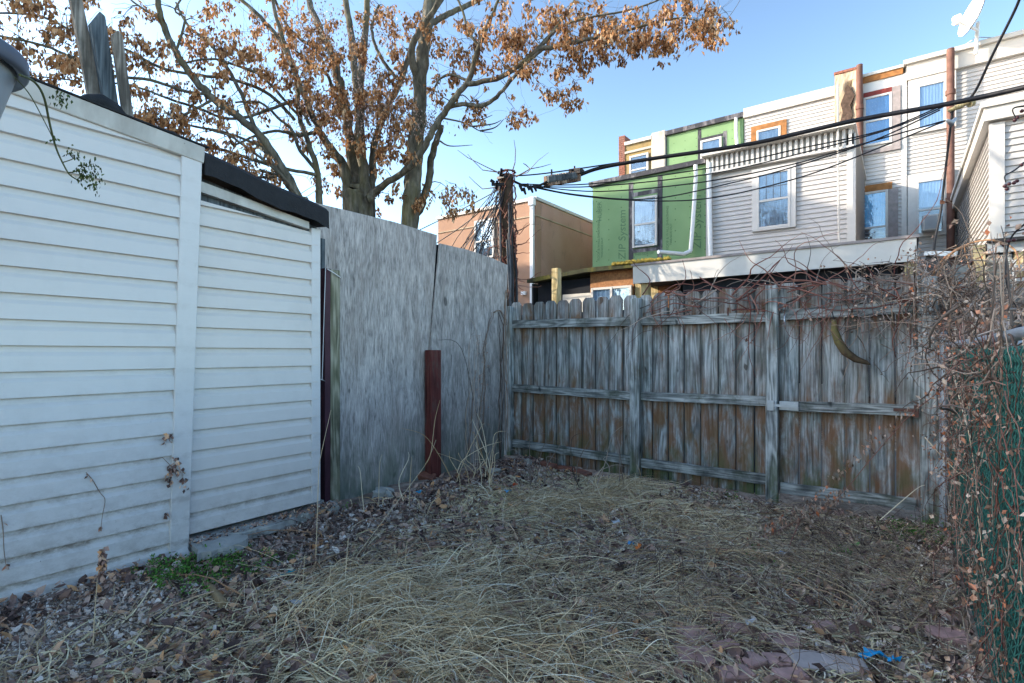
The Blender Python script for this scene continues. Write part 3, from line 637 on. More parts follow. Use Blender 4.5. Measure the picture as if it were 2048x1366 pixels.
# shed one (near, taller)
yb_t, zb_t = yz(397, 325, XS1); yA, zA = yz(20, 187, XS1)
sl = (zb_t-zA)/(yb_t-yA); topf = lambda y: zb_t+sl*(y-yb_t)
yR_b, _ = yz(352, 1100, XS1); yR_t = yz(381, 330, XS1)[0]
Y0S = -2.2
t = thing('garden_shed', 'taller white vinyl sided shed with a pale board fascia, nearest the camera on the left', 'shed', (XS1, Y0S, 0))
mb = MB(); z = .058; cs = .1275
while z < topf(Y0S)+.1:
    pts = [(z, 0.0)]+[(z+h_*cs, o) for h_, o in DUTCH]; vs = []
    for zz, o in pts:
        yr = yR_b+(yR_t-yR_b)*min(1, max(0, (zz-.08)/2.35)); zt = topf(yr)
        vs += [(XS1-.005+o, Y0S, min(zz, topf(Y0S))), (XS1-.005+o, yr, min(zz, topf(Y0S)))]
    mb.add(vs, [(2*i+1, 2*i, 2*i+2, 2*i+3) for i in range(len(pts)-1)]); z += cs
# cut to the sloping top
import bmesh
o = mb.build('siding', mt['vinyl'], t)
bm = bmesh.new(); bm.from_mesh(o.data); off = wloc(t)
nv = Vector((0, -sl, 1)).normalized()
bmesh.ops.bisect_plane(bm, geom=bm.verts[:]+bm.edges[:]+bm.faces[:], plane_co=Vector((0, yb_t, zb_t))-off, plane_no=nv, clear_outer=True)
bm.to_mesh(o.data); bm.free()
MB().prism([(Y0S, .06), (yR_b-.03, .06), (yR_t-.03, topf(yR_t)), (Y0S, topf(Y0S))], 'x', -6.2, XS1-.008).build('body', mt['vinyl'], t)
# corner trim, leaning a little
tw = .115
pA, pB = yz(355, 1104, XS1), yz(381, 326, XS1)
MB().prism([(pA[0]-tw*.45, pA[1]), (pA[0]+tw*.45, pA[1]-.01), (pB[0]+tw*.5, topf(pB[0]+tw/2)), (pB[0]-tw*.5, topf(pB[0]-tw/2))], 'x', XS1-.04, XS1+.024).build('corner_trim', mt['trim'], t, bevel=.004)
e = MB(); yE = yb_t+.02
e.add([(XS1+.03, Y0S, topf(Y0S)-.004), (XS1+.03, yE, topf(yE)-.004), (XS1+.045, yE, topf(yE)+.09), (XS1+.045, Y0S, topf(Y0S)+.09), (XS1-.01, Y0S, topf(Y0S)-.004), (XS1-.01, yE, topf(yE)-.004), (XS1-.01, yE, topf(yE)+.09), (XS1-.01, Y0S, topf(Y0S)+.09)],
      [(0, 1, 2, 3), (5, 4, 7, 6), (3, 2, 6, 7), (1, 5, 6, 2), (0, 4, 5, 1), (0, 3, 7, 4)])
e.build('fascia', mt['fasciagrey'], t, bevel=.004)
e = MB(); e.add([(XS1+.05, Y0S, topf(Y0S)+.092), (XS1+.05, yE+.02, topf(yE)+.092), (-6.3, yE+.02, topf(yE)+.25), (-6.3, Y0S, topf(Y0S)+.25),
                 (XS1+.05, Y0S, topf(Y0S)+.1), (XS1+.05, yE+.02, topf(yE)+.1), (-6.3, yE+.02, topf(yE)+.262), (-6.3, Y0S, topf(Y0S)+.262)],
                [(0, 1, 2, 3), (7, 6, 5, 4), (0, 4, 5, 1), (1, 5, 6, 2)]); e.build('roof', mt['tar'], t)
# bent bottom flap
fl = [on_x(295, 1130, XS1+.02), on_x(338, 1108, XS1+.02), on_x(372, 1092, XS1+.035), on_x(385, 1112, XS1+.06), on_x(340, 1132, XS1+.03), on_x(200, 1170, XS1+.015), on_x(210, 1150, XS1+.015)]
MB().add(fl, [(6, 0, 4, 5), (0, 1, 4), (1, 2, 3, 4)]).build('bent_flap', mt['vinyl'], t)
# shed two (far, lower)
y2a, z2a = yz(397, 352, XS2); y2b, z2b = yz(655, 462, XS2); sl2 = (z2b-z2a)/(y2b-y2a); top2 = lambda y: z2a+sl2*(y-y2a)
y2R = yz(637, 700, XS2)[0]; y2L = 1.3
t2 = thing('garden_shed', 'lower white vinyl sided shed with a black tar roof edge, beside the grey plywood', 'shed', (XS2, y2L, .2))
zd0 = yz(400, 402, XS2)[1]; zd1 = yz(614, 462, XS2)[1]; yd0 = yz(400, 402, XS2)[0]; yd1 = yz(614, 462, XS2)[0]
sld = (zd1-zd0)/(yd1-yd0); sidetop = lambda y: zd0+sld*(y-yd0)
o = lap_x(y2L, y2R-.03, lambda y: .2, lambda y: 9, XS2-.003, .1265, DUTCH, 1, .19)
o = MB(); z = .19
while z < 2.6:
    pts = [(z, 0.0)]+[(z+h_*.1265, oo) for h_, oo in DUTCH]; vs = []
    for zz, oo in pts: vs += [(XS2-.003+oo, y2L, zz), (XS2-.003+oo, y2R-.02, zz)]
    o.add(vs, [(2*i+1, 2*i, 2*i+2, 2*i+3) for i in range(len(pts)-1)]); z += .1265
o = o.build('siding', mt['vinyl2'], t2)
bm = bmesh.new(); bm.from_mesh(o.data); off = wloc(t2)
bmesh.ops.bisect_plane(bm, geom=bm.verts[:]+bm.edges[:]+bm.faces[:], plane_co=Vector((0, yd0, zd0))-off, plane_no=Vector((0, -sld, 1)).normalized(), clear_outer=True)
bm.to_mesh(o.data); bm.free()
MB().prism([(y2L, .2), (y2R-.01, .2), (y2R-.01, top2(y2R)), (y2L, top2(y2L))], 'x', -6, XS2-.01).build('body', mt['darkplank'], t2)
MB().prism([(y2R-.07, .19), (y2R+.005, .19), (y2R+.005, top2(y2R)-.02), (y2R-.07, top2(y2R)-.02)], 'x', XS2-.12, XS2+.02).build('corner_trim', mt['trim'], t2, bevel=.004)
e = MB()
for k, (x_, dz, th) in enumerate([(XS2+.03, .0, .05)]):
    e.prism([(y2L, sidetop(y2L)+.06), (y2R-.1, sidetop(y2R-.1)+.01), (y2R-.1, sidetop(y2R-.1)+.06), (y2L, sidetop(y2L)+.13)], 'x', XS2-.012, XS2+.035)
e.build('warped_board', mt['fasciagrey'], t2)
e = MB(); yy0, yy1 = 1.53, yz(657, 446, XS2+.08)[0]; th = .105; n = 16; vs = []
for i in range(n+1):
    yv = yy0+(yy1-yy0)*i/n; w_ = .004*math.sin(i*1.9)+.012*math.sin(i*.6)
    zt = top2(yv)+th+.01+w_*.3
    vs += [(XS2+.09, yv, top2(yv)-.01+w_), (XS2+.085, yv, zt), (XS2+.05, yv, zt+.03), (-6.1, yv, zt+.22), (-6.1, yv, zt+.18), (XS2+.06, yv, top2(yv)+.01+w_)]
e.add(vs, [(6*i+j, 6*i+6+j, 6*i+6+(j+1) % 6, 6*i+(j+1) % 6) for i in range(n) for j in range(6)], False)
e.add(vs[:6], [(0, 1, 2, 3, 4, 5)]); e.add(vs[-6:], [(5, 4, 3, 2, 1, 0)]); e.build('roof', mt['tar'], t2)

# vine hanging from the planter and debris stuck on the sheds come later
# ---- plywood sheets
def sheet(name, label, pts, m, x=XP, th=.018):
    q = [yz(u, v, x) for u, v in pts]; lo = min(p[1] for p in q)
    return tag(MB().prism(q, 'x', x-th, x).build(name, mt[m], None, (x, sum(p[0] for p in q)/len(q), lo), bevel=.003), label, 'plywood sheet', 'grey plywood sheets screening the yard')
sheet('plywood_sheet', 'tall weathered grey plywood sheet between the lower shed and the narrower leaning sheet', [(596, 1040), (851, 962), (858.8, 700), (874.5, 470), (790, 444), (642, 408), (596, 395)], 'ply')
sheet('plywood_sheet', 'weathered grey plywood sheet with a curved sloping top, next to the picket fence corner', [(852, 962), (1008, 945), (1012, 700), (1015.5, 530), (985, 516), (936, 499.5), (879.5, 486.5), (859.5, 700)], 'ply2', XP+.021)
qa, qb = on_x(862, 962, XP-.06), on_x(882, 478, XP-.06)
tag(MB().bar((XP-.055, qa.y+.01, 0), (XP-.055, qb.y+.0, qb.z-.08), .24, .06, (1, 0, 0)).build('shade_strip', mt['dark'], None, (XP-.05, qa.y, 0)), 'added dark strip giving the shade in the narrow slit between the two plywood sheets', 'shade_strip')  # added dark strip, colours the open seam as shade
# posts before the plywood
def upright(name, label, cat, u0, u1, vt, vb, x, dx, m, side=None):
    y0 = yz(u0, 700, x)[0]; y1 = yz(u1, 700, x)[0]; z1 = yz(u0, vt, x)[1]; z0 = yz(u0, vb, x)[1]-.05
    t = thing(name, label, cat, (x, (y0+y1)/2, z0))
    MB().box(x-dx, x, y0, y1, z0, z1).build('timber', mt[m], t, bevel=.006)
    if side: MB().box(x-dx, x-.004, y0-.012, y0-.0005, z0, z1-.005).build('painted_side', mt[side], t)
    return t
upright('fence_post', 'tall greenish grey wooden post with a maroon painted side, beside the lower shed', 'post', 661, 681, 538, 1003, XP+.115, .1, 'greenpost')
o = MB(); ya, yb = yz(650, 700, XP+.115)[0], yz(661, 700, XP+.115)[0]; o.box(XP+.02, XP+.1149, ya, yb-.0005, .03, yz(650, 536, XP+.115)[1])
o = o.build('painted_side', mt['maroon_dark'], bpy.data.objects['fence_post'])
upright('fence_post', 'short dark red post in front of the seam between the two plywood sheets', 'post', 862, 883, 700, 958, XP+.1, .085, 'maroon')
ya, yb = yz(639, 700, XP+.05)[0], yz(650, 700, XP+.05)[0]
tag(MB().box(XP+.02, XP+.05, ya, yb, 0, yz(645, 480, XP)[1]).build('plank', mt['darkplank'], None, (XP, ya, 0)), 'narrow dark blue-grey plank squeezed between the lower shed and the maroon sided post', 'plank')
w = MB(); w.tube([on_x(655, 538, XP+.13), on_x(668, 546, XP+.14), on_x(681, 555, XP+.125)], .004, 5); w.tube([on_x(651, 536, XP+.13), on_x(649, 600, XP+.13), on_x(646, 700, XP+.13), on_x(644, 760, XP+.13), on_x(650, 762, XP+.14), on_x(640, 758, XP+.13)], .003, 5)
tag(w.build('white_wire', mt['whitewire'], None, on_x(650, 760, XP+.13)), 'thin white wire looped over the post top and hanging down its side', 'wire')

# ------------------------------------------------------------------ picket fence
YF = 5.09
def picket_panel(xa, xb, n, z0, zt, parent, seed, ymid=YF+.012, gap=.0042):
    rr = random.Random(seed); mb = MB(); w = (xb-xa)/n
    for i in range(n):
        a = xa+i*w+gap*(.6+.8*rr.random()); b = xa+(i+1)*w-gap*(.6+.8*rr.random()); zz = zt+rr.uniform(-.012, .012); y = ymid+rr.uniform(-.003, .004); lean = rr.uniform(-.004, .004); c = .035
        poly = [(a, z0+rr.uniform(-.02, .02)), (b, z0+rr.uniform(-.02, .02)), (b+lean, zz-.045), (b+lean-.018, zz-.018), (b+lean-c, zz), (a+lean+c, zz), (a+lean+.018, zz-.018), (a+lean, zz-.045)]
        mb.prism(poly, 'y', y, y+.017)
    o = mb.build('picket_panel', mt['picket'], parent, bevel=.0025)
    at_ = o.data.attributes.new('across', 'FLOAT', 'POINT'); at_.data.foreach_set('value', [(-1, 1, 1, .7, .3, -.3, -.7, -1)[i % 8] for i in range(len(o.data.vertices))])
    return o
px = [XU(1023, YF), XU(1269, YF-.09), XU(1543, YF-.09), XU(1853, YF-.09)]
fence = thing('picket_fence', 'weathered dog-eared wooden picket fence with three rails across the back of the yard', 'fence', (px[0], YF, 0))
def post_at(x, zt, parent, w=.1, lean=0): return MB().bar((x+lean, YF-.05, -.05), (x, YF-.05, zt), w, w*.95, (0, 1, 0)).build('post', mt['post'], parent, bevel=.006)
post_at(px[0], 1.84, fence, .09); post_at(px[1], 1.84, fence); post_at(px[2], 1.88, fence, .095)
def rail(xa, xb, za, zb, h, parent, y=YF-.03, th=.036):
    mb = MB(); n = 8; vs = []
    for i in range(n+1):
        x = xa+(xb-xa)*i/n; z = za+(zb-za)*i/n+.002*math.sin(i*2.1+xa*5)
        vs += [(x, y-th/2, z-h/2), (x, y+th/2, z-h/2), (x, y+th/2, z+h/2), (x, y-th/2, z+h/2)]
    mb.add(vs, [(4*i+j, 4*i+4+j, 4*i+4+(j+1) % 4, 4*i+(j+1) % 4) for i in range(n) for j in range(4)]+[(0, 1, 2, 3)]+[(4*n+3, 4*n+2, 4*n+1, 4*n)])
    return mb.build('rail', mt['rail'], parent, bevel=.003)
h_ = .047
rail(px[0]+.045, px[1]-h_, 1.63, 1.615, .092, fence); rail(px[1]+h_, px[2]-h_, 1.612, 1.61, .085, fence)
rail(px[0]+.045, px[1]-h_, .885, .862, .088, fence); rail(px[1]+h_, px[2]-h_, .865, .877, .085, fence)
rail(px[0]+.045, px[1]-h_, .24, .21, .088, fence); rail(px[1]+h_, px[2]-h_, .2, .195, .09, fence)
def gap_strips(xa, xb, n, parent):  # added dark strips behind the gaps, standing in for shade between pickets
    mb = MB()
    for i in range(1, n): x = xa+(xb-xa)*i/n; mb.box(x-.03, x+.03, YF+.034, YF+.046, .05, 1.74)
    mb.build('gap_shade_strips', mt['darkplank'], parent)
gap_strips(px[0]-.02, px[1]-.01, 10, fence); gap_strips(px[1]-.008, px[2], 8, fence)
picket_panel(px[0]-.02, px[1]-.01, 10, .04, 1.885, fence, 1); picket_panel(px[1]-.008, px[2], 8, .04, 1.885, fence, 2)
gate = thing('wooden_gate', 'weathered picket gate with metal latch and hinge, right of the plain fence bays', 'gate', (px[2], YF, 0))
picket_panel(px[2]+.03, px[3]-.02, 6, .12, 1.9, gate, 3, gap=.0035)
rail(px[2]+.06, px[3]-.06, 1.622, 1.645, .09, gate); rail(px[2]+.06, px[3]-.06, .842, .862, .085, gate); rail(px[2]+.06, px[3]-.06, .14, .15, .09, gate)
hg = MB(); zz = .84; hg.box(px[2]-.03, px[2]+.2, YF-.108, YF-.1, zz-.0, zz+.02); hg.box(px[2]+.055, px[2]+.2, YF-.06, YF-.05, zz-.03, zz+.045)
hg.box(px[2]-.03, px[2]+.02, YF-.112, YF-.1, zz-.035, zz+.05); hg.tube([(px[2]+.035, YF-.1, zz-.03), (px[2]+.035, YF-.1, zz+.05)], .01, 8)
for i in range(5): hg.tube([(px[2]-.02+.05*i, YF-.108, zz+.035-.05*(i % 2)), (px[2]-.02+.05*i, YF-.12, zz+.035-.05*(i % 2))], .006, 6)
hg.build('latch', mt['galv'], gate)
hg = MB(); zz = .862; hg.box(px[3]-.2, px[3]-.06, YF-.06, YF-.052, zz-.011, zz+.011); hg.box(px[3]-.075, px[3]-.045, YF-.112, YF-.1, zz-.045, zz+.045); hg.build('hinge', mt['rust'], gate)
hg = MB(); hg.tube([(px[2]+.1, YF-.06, 1.62), (px[2]+.1, YF-.09, 1.6), (px[2]+.1, YF-.08, 1.53)], .007, 6); hg.build('hook', mt['galv'], gate)
tag(MB().bar((px[3]+.03, YF-.05, -.06), (px[3]+.005, YF-.05, 1.86), .12, .1, (0, 1, 0)).build('gate_post', mt['post'], None, (px[3], YF-.05, 0), bevel=.007), 'thick weathered gate post at the right end, half hidden by vines', 'post')
# neighbour's fence behind the tangle
t = thing('picket_fence', 'dark wooden fence piece mostly buried under the vine tangle on the right', 'fence', (px[3]+.2, YF+.25, 0))
picket_panel(px[3]+.08, px[3]+1.9, 13, .04, 1.78, t, 5, YF+.2); rail(px[3]+.1, px[3]+1.9, 1.5, 1.5, .09, t, YF+.16)
MB().bar((px[3]+.2, YF+.1, 0), (px[3]+.2, YF+.1, 1.95), .09, .09, (0, 1, 0)).build('post', mt['rail'], t, bevel=.005)
MB().bar((px[3]+.42, YF+.1, 0), (px[3]+.42, YF+.1, 2.0), .13, .09, (0, 1, 0)).build('post', mt['rail'], t, bevel=.005)
# hanging curved piece
cp = [on_y(1668, 640, YF-.11), on_y(1668, 662, YF-.12), on_y(1676, 684, YF-.13), (on_y(1690, 703, YF-.13)), on_y(1712, 718, YF-.13), on_y(1733, 724, YF-.12), on_y(1740, 727, YF-.12)]
t = thing('curved_branch', 'thick curved mossy brown branch piece hanging on the gate below the top rail', 'branch', cp[0])
cq, cr_ = (lambda P, q: ([P[0].lerp(P[0], 0)] and P, q))(cp, [.016, .026, .032, .033, .027, .016, .005])
MB().tube([p+Vector((random.gauss(0, .003), 0, random.gauss(0, .003))) for p in cq], cr_, 9).build('wood', mt['mossy'] if 0 else plain('brown_mossy_wood', (.11, .075, .045), .9, .6, 14, dirt=(.2, .17, .06), bump=.6), t)
MB().tube([cp[0], on_y(1664, 622, YF-.08), on_y(1668, 612, YF-.03)], .004, 5).build('hanging_tie', mt['cable'], t)

# ------------------------------------------------------------------ chain-link fence on the right
XC = .29
cl = thing('chain_link_fence', 'green coated chain-link fence with a galvanised post, overgrown with dry vines on the right', 'fence', (XC, 4.9, 0))
yp = YF-.12
MB().tube([(XC-.03, yp, -.05), (XC-.03, yp, 1.4)], .03, 12).tube([(XC-.03, yp, 1.4), (XC-.03, yp, 1.44), (XC-.03, yp, 1.46)], [.034, .03, .008], 12).build('post', mt['galv'], cl)
MB().tube([(XC, -.5, -.05), (XC, -.5, 1.3)], .03, 10).build('post', mt['galv'], cl)
MB().tube([(XC, yp+.1, 1.36), (XC+.01, 3.6, 1.35), (XC+.02, 2.2, 1.36), (XC, -.5, 1.33)], .021, 10).build('top_rail', mt['galv'], cl)
for zz in (.35, .85, 1.3): MB().tube([(XC-.03, yp, zz-.012), (XC-.03, yp, zz+.012)], .037, 12).build('clamp', mt['galv'], cl)
g = MB(); dd = .055; yy = -.5; r_ = .0024; n = 0
mesh_v = []; k = 0
while yy < yp-.02:
    for sgn in (1, -1):
        pts = []; zz = .0; s_ = 1
        while zz < 1.34: pts.append((XC+.004*sgn*s_, yy+(dd/2 if s_*sgn > 0 else 0), zz)); zz += dd/2; s_ = -s_
        if k % 2 == 0 or True: g.tube(pts, r_, 3, False)
        break
    yy += dd/2*1.0; k += 1
    # alternate wires run in opposite phase so they make diamonds
    pts = []; zz = 0; s_ = -1
    while zz < 1.34: pts.append((XC-.004*s_, yy+(dd/2 if s_ > 0 else 0), zz)); zz += dd/2; s_ = -s_
    g.tube(pts, r_, 3, False); yy += dd/2
mt['meshgreen'] = plain('green_coated_wire', (.045, .2, .17), .7, .5, 10)
g.build('mesh', mt['meshgreen'], cl)
m_ = M('green_screen_fabric', .85, .2); v_ = m_.coord(world=True)
m_.col(m_.mix(m_.step(m_.noise(v_, 9, 6, .7), .35, .65), (.012, .03, .028), (.04, .13, .11)))
g = MB(); ny_, nz_ = 60, 14; vs = []
for i in range(ny_+1):
    for j in range(nz_+1):
        y = -.5+(yp+.5)*i/ny_; z = 1.31*j/nz_; vs.append((XC+.03+.012*math.sin(y*9+z*3)+.008*math.sin(z*17+y*4), y, z))
g.add(vs, [(i*(nz_+1)+j, (i+1)*(nz_+1)+j, (i+1)*(nz_+1)+j+1, i*(nz_+1)+j+1) for i in range(ny_) for j in range(nz_)], True)
g.build('privacy_fabric', m_.m, cl)
# insulated pipe and black fitting at the right edge
t = thing('wrapped_pipe', 'pale ribbed pipe wrapped with cord, lying over the chain-link top rail', 'pipe', on_x(1960, 660, XC-.02))
pp = [on_y(1905, 678, 4.85), on_y(1940, 668, 4.55), on_y(1980, 655, 4.3), on_y(2012, 648, 4.1)]
g = MB(); N_ = 40
def cat(P, f):
    f = f*(len(P)-1); i = min(int(f), len(P)-2); f -= i; return P[i].lerp(P[i+1], f)
g.tube([cat(pp, i/N_) for i in range(N_+1)], [.026+.005*math.sin(i*1.6) for i in range(N_+1)], 10); g.build('pipe', plain('pinkish_grey_plastic', (.34, .3, .3), .6, .3, 9), t)
g = MB(); g.tube([cat(pp, i/80)+Vector((0, .034*math.cos(i*.8), .034*math.sin(i*.8))) for i in range(20, 81)], .0035, 4); g.build('cord', mt['meshgreen'], t)
t = thing('rail_clamp', 'grey metal pipe end with black cap at the right edge above the mesh', 'clamp', on_x(2030, 700, XC-.1))
a_, b_ = at(2016, 712, 2.6), at(2050, 690, 2.45); g = MB(); g.tube([a_, a_.lerp(b_, .5), b_], [.03, .038, .04], 12); g.build('pipe_end', mt['galv'], t)
a2, b2 = at(2026, 668, 2.6), at(2070, 640, 2.35); MB().tube([a2, b2, at(2110, 600, 2.2)], .02, 10).build('black_bar', mt['cable'], t)

# ------------------------------------------------------------------ utility pole and wires
DP = 10.3
P0 = at(1024, 705, DP); P0.z = 0
pt = at(1013, 350, DP)
t = thing('utility_pole', 'leaning wooden utility pole wrapped in dead vines behind the plywood corner', 'utility pole', P0)
MB().tube([P0, P0.lerp(pt, .5), pt], [.14, .13, .12], 12).build('pole', plain('pole_wood', (.12, .085, .06), .9, .5, 9, bump=.5), t)
MB().tube([P0+Vector((-.1, -.15, 0)), pt+Vector((-.05, -.15, -.2))], .022, 6).build('conduit', mt['cablegrey'], t)
for i in range(9):
    a = at(1002+random.uniform(-14, 24), 352+random.uniform(-4, 26), DP-.15+random.uniform(-.2, .2)); MB().bar(a, a+Vector((random.uniform(-.25, .25), random.uniform(-.2, .2), random.uniform(-.06, .1))), .04, .05).build('fitting', mt['cable'], t)
for i in range(5):
    a = at(1040+i*7, 372+random.uniform(-5, 5), DP-.1); MB().tube([a, a+Vector((.05, 0, -.12))], [.035, .02], 8).build('insulator', mt['cable'], t)
def wander(p, d, L, step, w, g_=0, up=None):
    p = Vector(p); d = Vector(d).normalized(); o = [p.copy()]
    for _ in range(max(2, int(L/step))):
        d = (d+Vector((random.gauss(0, w), random.gauss(0, w), random.gauss(0, w)-g_))).normalized(); p = p+d*step; o.append(p.copy())
    return o
def taper(n, a, b): return [a+(b-a)*i/(n-1) for i in range(n)]
g = MB()
for i in range(44):     # vine climbing round the pole
    f = random.random(); c = P0.lerp(pt, .35+.65*f); an = random.uniform(0, 6.28); pts = []
    for k in range(14):
        a = an+k*.35*random.choice((1, .8)); rr = .135+.04*random.random(); pts.append(c+Vector((math.cos(a)*rr, math.sin(a)*rr, min(k*.09*(1 if i % 3 else -1), pt.z-c.z+.05))))
    g.tube(pts, random.uniform(.006, .016), 4, False)
for i in range(46):
    c = P0.lerp(pt, random.uniform(.4, .75)); pts = wander(c, (random.gauss(0, 1), random.gauss(0, .6), random.gauss(0, .5)), random.uniform(.3, .9), .08, .35)
    g.tube(pts, taper(len(pts), .01, .003), 4, False)
g.build('vine', mt['redvine'], t)
g = MB()
for uu, vv in (((1003, 345), (890, 310), (940, 280)), ((1000, 360), (940, 330), (933, 355)), ((1022, 345), (1030, 300), (1026, 272)), ((1035, 350), (1075, 320), (1100, 300)), ((1035, 355), (1080, 330), (1103, 328)), ((1010, 345), (960, 325), (905, 290)))[:0]: pass
for tr_ in (((1003, 348), (975, 335), (935, 315), (915, 300)), ((1000, 345), (965, 340), (945, 320), (935, 308)), ((1024, 345), (1030, 325), (1031, 300), (1028, 280)), ((1030, 352), (1055, 345), (1075, 322), (1097, 305)), ((1032, 354), (1060, 338), (1085, 333), (1102, 328)), ((1060, 338), (1052, 330), (1047, 327)), ((990, 375), (965, 378), (950, 365), (938, 353)), ((1020, 470), (1050, 455), (1060, 448), (1078, 449))):
    g.tube([at(u, v, DP-.1+random.uniform(-.2, .2)) for u, v in tr_], [.012, .009, .007, .004], 4, False)
g.build('dead_twigs', mt['twig'], t)
GW = 'service wires fanning out from the utility pole'
def wire(name, label, pts, r, m='cable', grp=None, sm=6, cat_='wire', sides=5):
    P = [at(u, v, d) for u, v, d in pts]; Q = []
    for i in range(len(P)-1):
        p0, p1, p2, p3 = P[max(i-1, 0)], P[i], P[i+1], P[min(i+2, len(P)-1)]
        for k in range(sm):
            f = k/sm; Q.append(.5*((2*p1)+(p2-p0)*f+(2*p0-5*p1+4*p2-p3)*f*f+(3*p1-p0-3*p2+p3)*f**3))
    Q.append(P[-1]); return tag(MB().tube(Q, r, sides).build(name, mt[m], None, P[0]), label, cat_, grp)
wire('cable', 'thick black main cable rising from the pole across the house fronts to the right edge', [(1155, 352, DP), (1200, 336, 10.2), (1300, 318, 9.9), (1500, 288, 9.2), (1700, 243, 8.4), (1900, 207, 7.6), (2060, 172, 6.9)], .036, sides=8)
wire('cable', 'thin cable above the splice box joining the thick main cable', [(1015, 352, DP), (1060, 350, DP), (1120, 343, DP), (1240, 325, 10.1)], .014)
wire('cable', 'black cable from the pole head into the left end of the splice box', [(1022, 360, DP), (1050, 372, DP), (1075, 372, DP), (1098, 362, DP)], .025)
t = thing('splice_box', 'long brown ragged cable splice box hanging beside the pole', 'cable box', at(1125, 358, DP))
a_, b_ = at(1094, 361, DP), at(1155, 352, DP); g = MB(); g.bar(a_, b_, .16, .15); g.build('case', mt['darkplank'], t, bevel=.03)
g = MB()
for i in range(13):
    p = a_.lerp(b_, (i+.5)/13); g.bar(p+Vector((0, 0, -.11)), p+Vector((0, 0, .09)), .03, .19, (1, 0, 0))
g.build('ribs', mt['twig'], t)
MB().bar(b_+Vector((-.15, 0, .09)), b_+Vector((.1, 0, .07)), .17, .1).build('end_cap', mt['cable'], t)
for i in (.15, .9): p = a_.lerp(b_, i); MB().tube([p, p+Vector((0, 0, .2))], .018, 5).build('hanger', mt['cable'], t)
lines = [
 ('wire from the pole to the anchor at the right pipe, uppermost of the sagging ones', [(1040, 368, DP), (1180, 368, 10.2), (1420, 336, 9.6), (1600, 297, 9), (1760, 262, 8.6), (1880, 213, 8.2)]),
 ('second sagging wire below the thick cable, ending at the pipe anchor', [(1045, 372, DP), (1190, 373, 10.2), (1420, 348, 9.6), (1620, 302, 9), (1780, 258, 8.5), (1890, 212, 8.2)]),
 ('wire crossing the top of the grilled window on its way to the pipe', [(1062, 372, DP), (1200, 383, 10.2), (1400, 365, 9.6), (1580, 330, 9.1), (1700, 295, 8.8), (1895, 240, 8.2)]),
 ('lowest sagging wire crossing the middle of the grilled window', [(1062, 374, DP), (1160, 392, 10.2), (1300, 402, 9.9), (1430, 395, 9.6), (1600, 355, 9.1), (1760, 295, 8.6), (1895, 240, 8.2)]),
 ('wire grazing the top of the green house window and the grilled window', [(1060, 371, DP), (1150, 389, 10.2), (1300, 398, 9.9), (1480, 362, 9.4), (1600, 330, 9), (1750, 280, 8.6), (1880, 220, 8.2)])]
for l, p in lines: wire('drop_wire', l, p, .012, grp=GW)
wire('cable', 'bare black cable dropping steeply from the upper right corner to the anchor', [(2045, -20, 6.6), (2030, 20, 6.8), (1985, 110, 7.2), (1952, 180, 7.6), (1930, 205, 7.9), (1900, 225, 8.1)], .018)
wire('cable', 'pair of black leads hanging down from the anchor along the blinded window', [(1905, 222, 8.2), (1892, 330, 8.4), (1882, 420, 8.5), (1872, 470, 8.5), (1868, 500, 8.5)], .018)
t = thing('cable_anchor', 'pale cable clamp tying several wires together near the rusty pipe', 'clamp', at(1925, 212, 7.8))
g = MB(); g.tube([at(1895, 222, 7.9), at(1920, 212, 7.8), at(1945, 200, 7.7)], [.02, .045, .02], 8); g.tube([at(1938, 208, 7.75), at(1946, 205, 7.75)], .05, 8); g.build('sleeve', mt['lumber'], t)
MB().tube([at(1893, 240, 8.1), at(1903, 247, 8.1), at(1912, 236, 8.1)], [.02, .05, .02], 8).build('insulator', mt['galv'], t)
for i in range(24):   # fan of wires down to the left of the pole
    u1 = random.uniform(895, 1006); v1 = 500+(u1-880)*.25+random.uniform(0, 20); d1 = DP+random.uniform(-1.2, 1.2)
    u0 = random.uniform(994, 1016); v0 = random.uniform(350, 400); bow = random.uniform(-16, 12)
    wire('drop_wire', 'black wire of the bunch falling from the pole head behind the plywood', [(u0, v0, DP-.1), ((u0+u1)/2+bow, (v0+v1)/2, (DP+d1)/2), (u1, v1, d1), (u1-4, v1+120, d1)], random.uniform(.006, .011), random.choice(('cable', 'cable', 'cablegrey')), 'bunch of wires falling from the pole head', sm=4)
for i in range(12):
    u0 = random.uniform(1012, 1030); wire('riser_cable', 'black cable strapped down the lower right side of the pole', [(u0, random.uniform(400, 520), DP-.2), (u0+4, 560, DP-.22), (u0+random.uniform(-4, 8), 640, DP-.2), (u0+2, 700, DP-.2)], random.uniform(.012, .022), random.choice(('cable', 'cablegrey')), 'cables strapped to the lower pole', sm=3)
wire('cable', 'long thin wire from the pole to the lower left across the sky, upper one', [(1005, 375, DP), (950, 405, 11), (880, 440, 12), (800, 478, 13), (700, 520, 14)], .011)
wire('cable', 'long thin wire from the pole to the lower left passing the stucco roof edge', [(1005, 380, DP), (940, 440, 11), (875, 485, 12), (800, 530, 13)], .011)

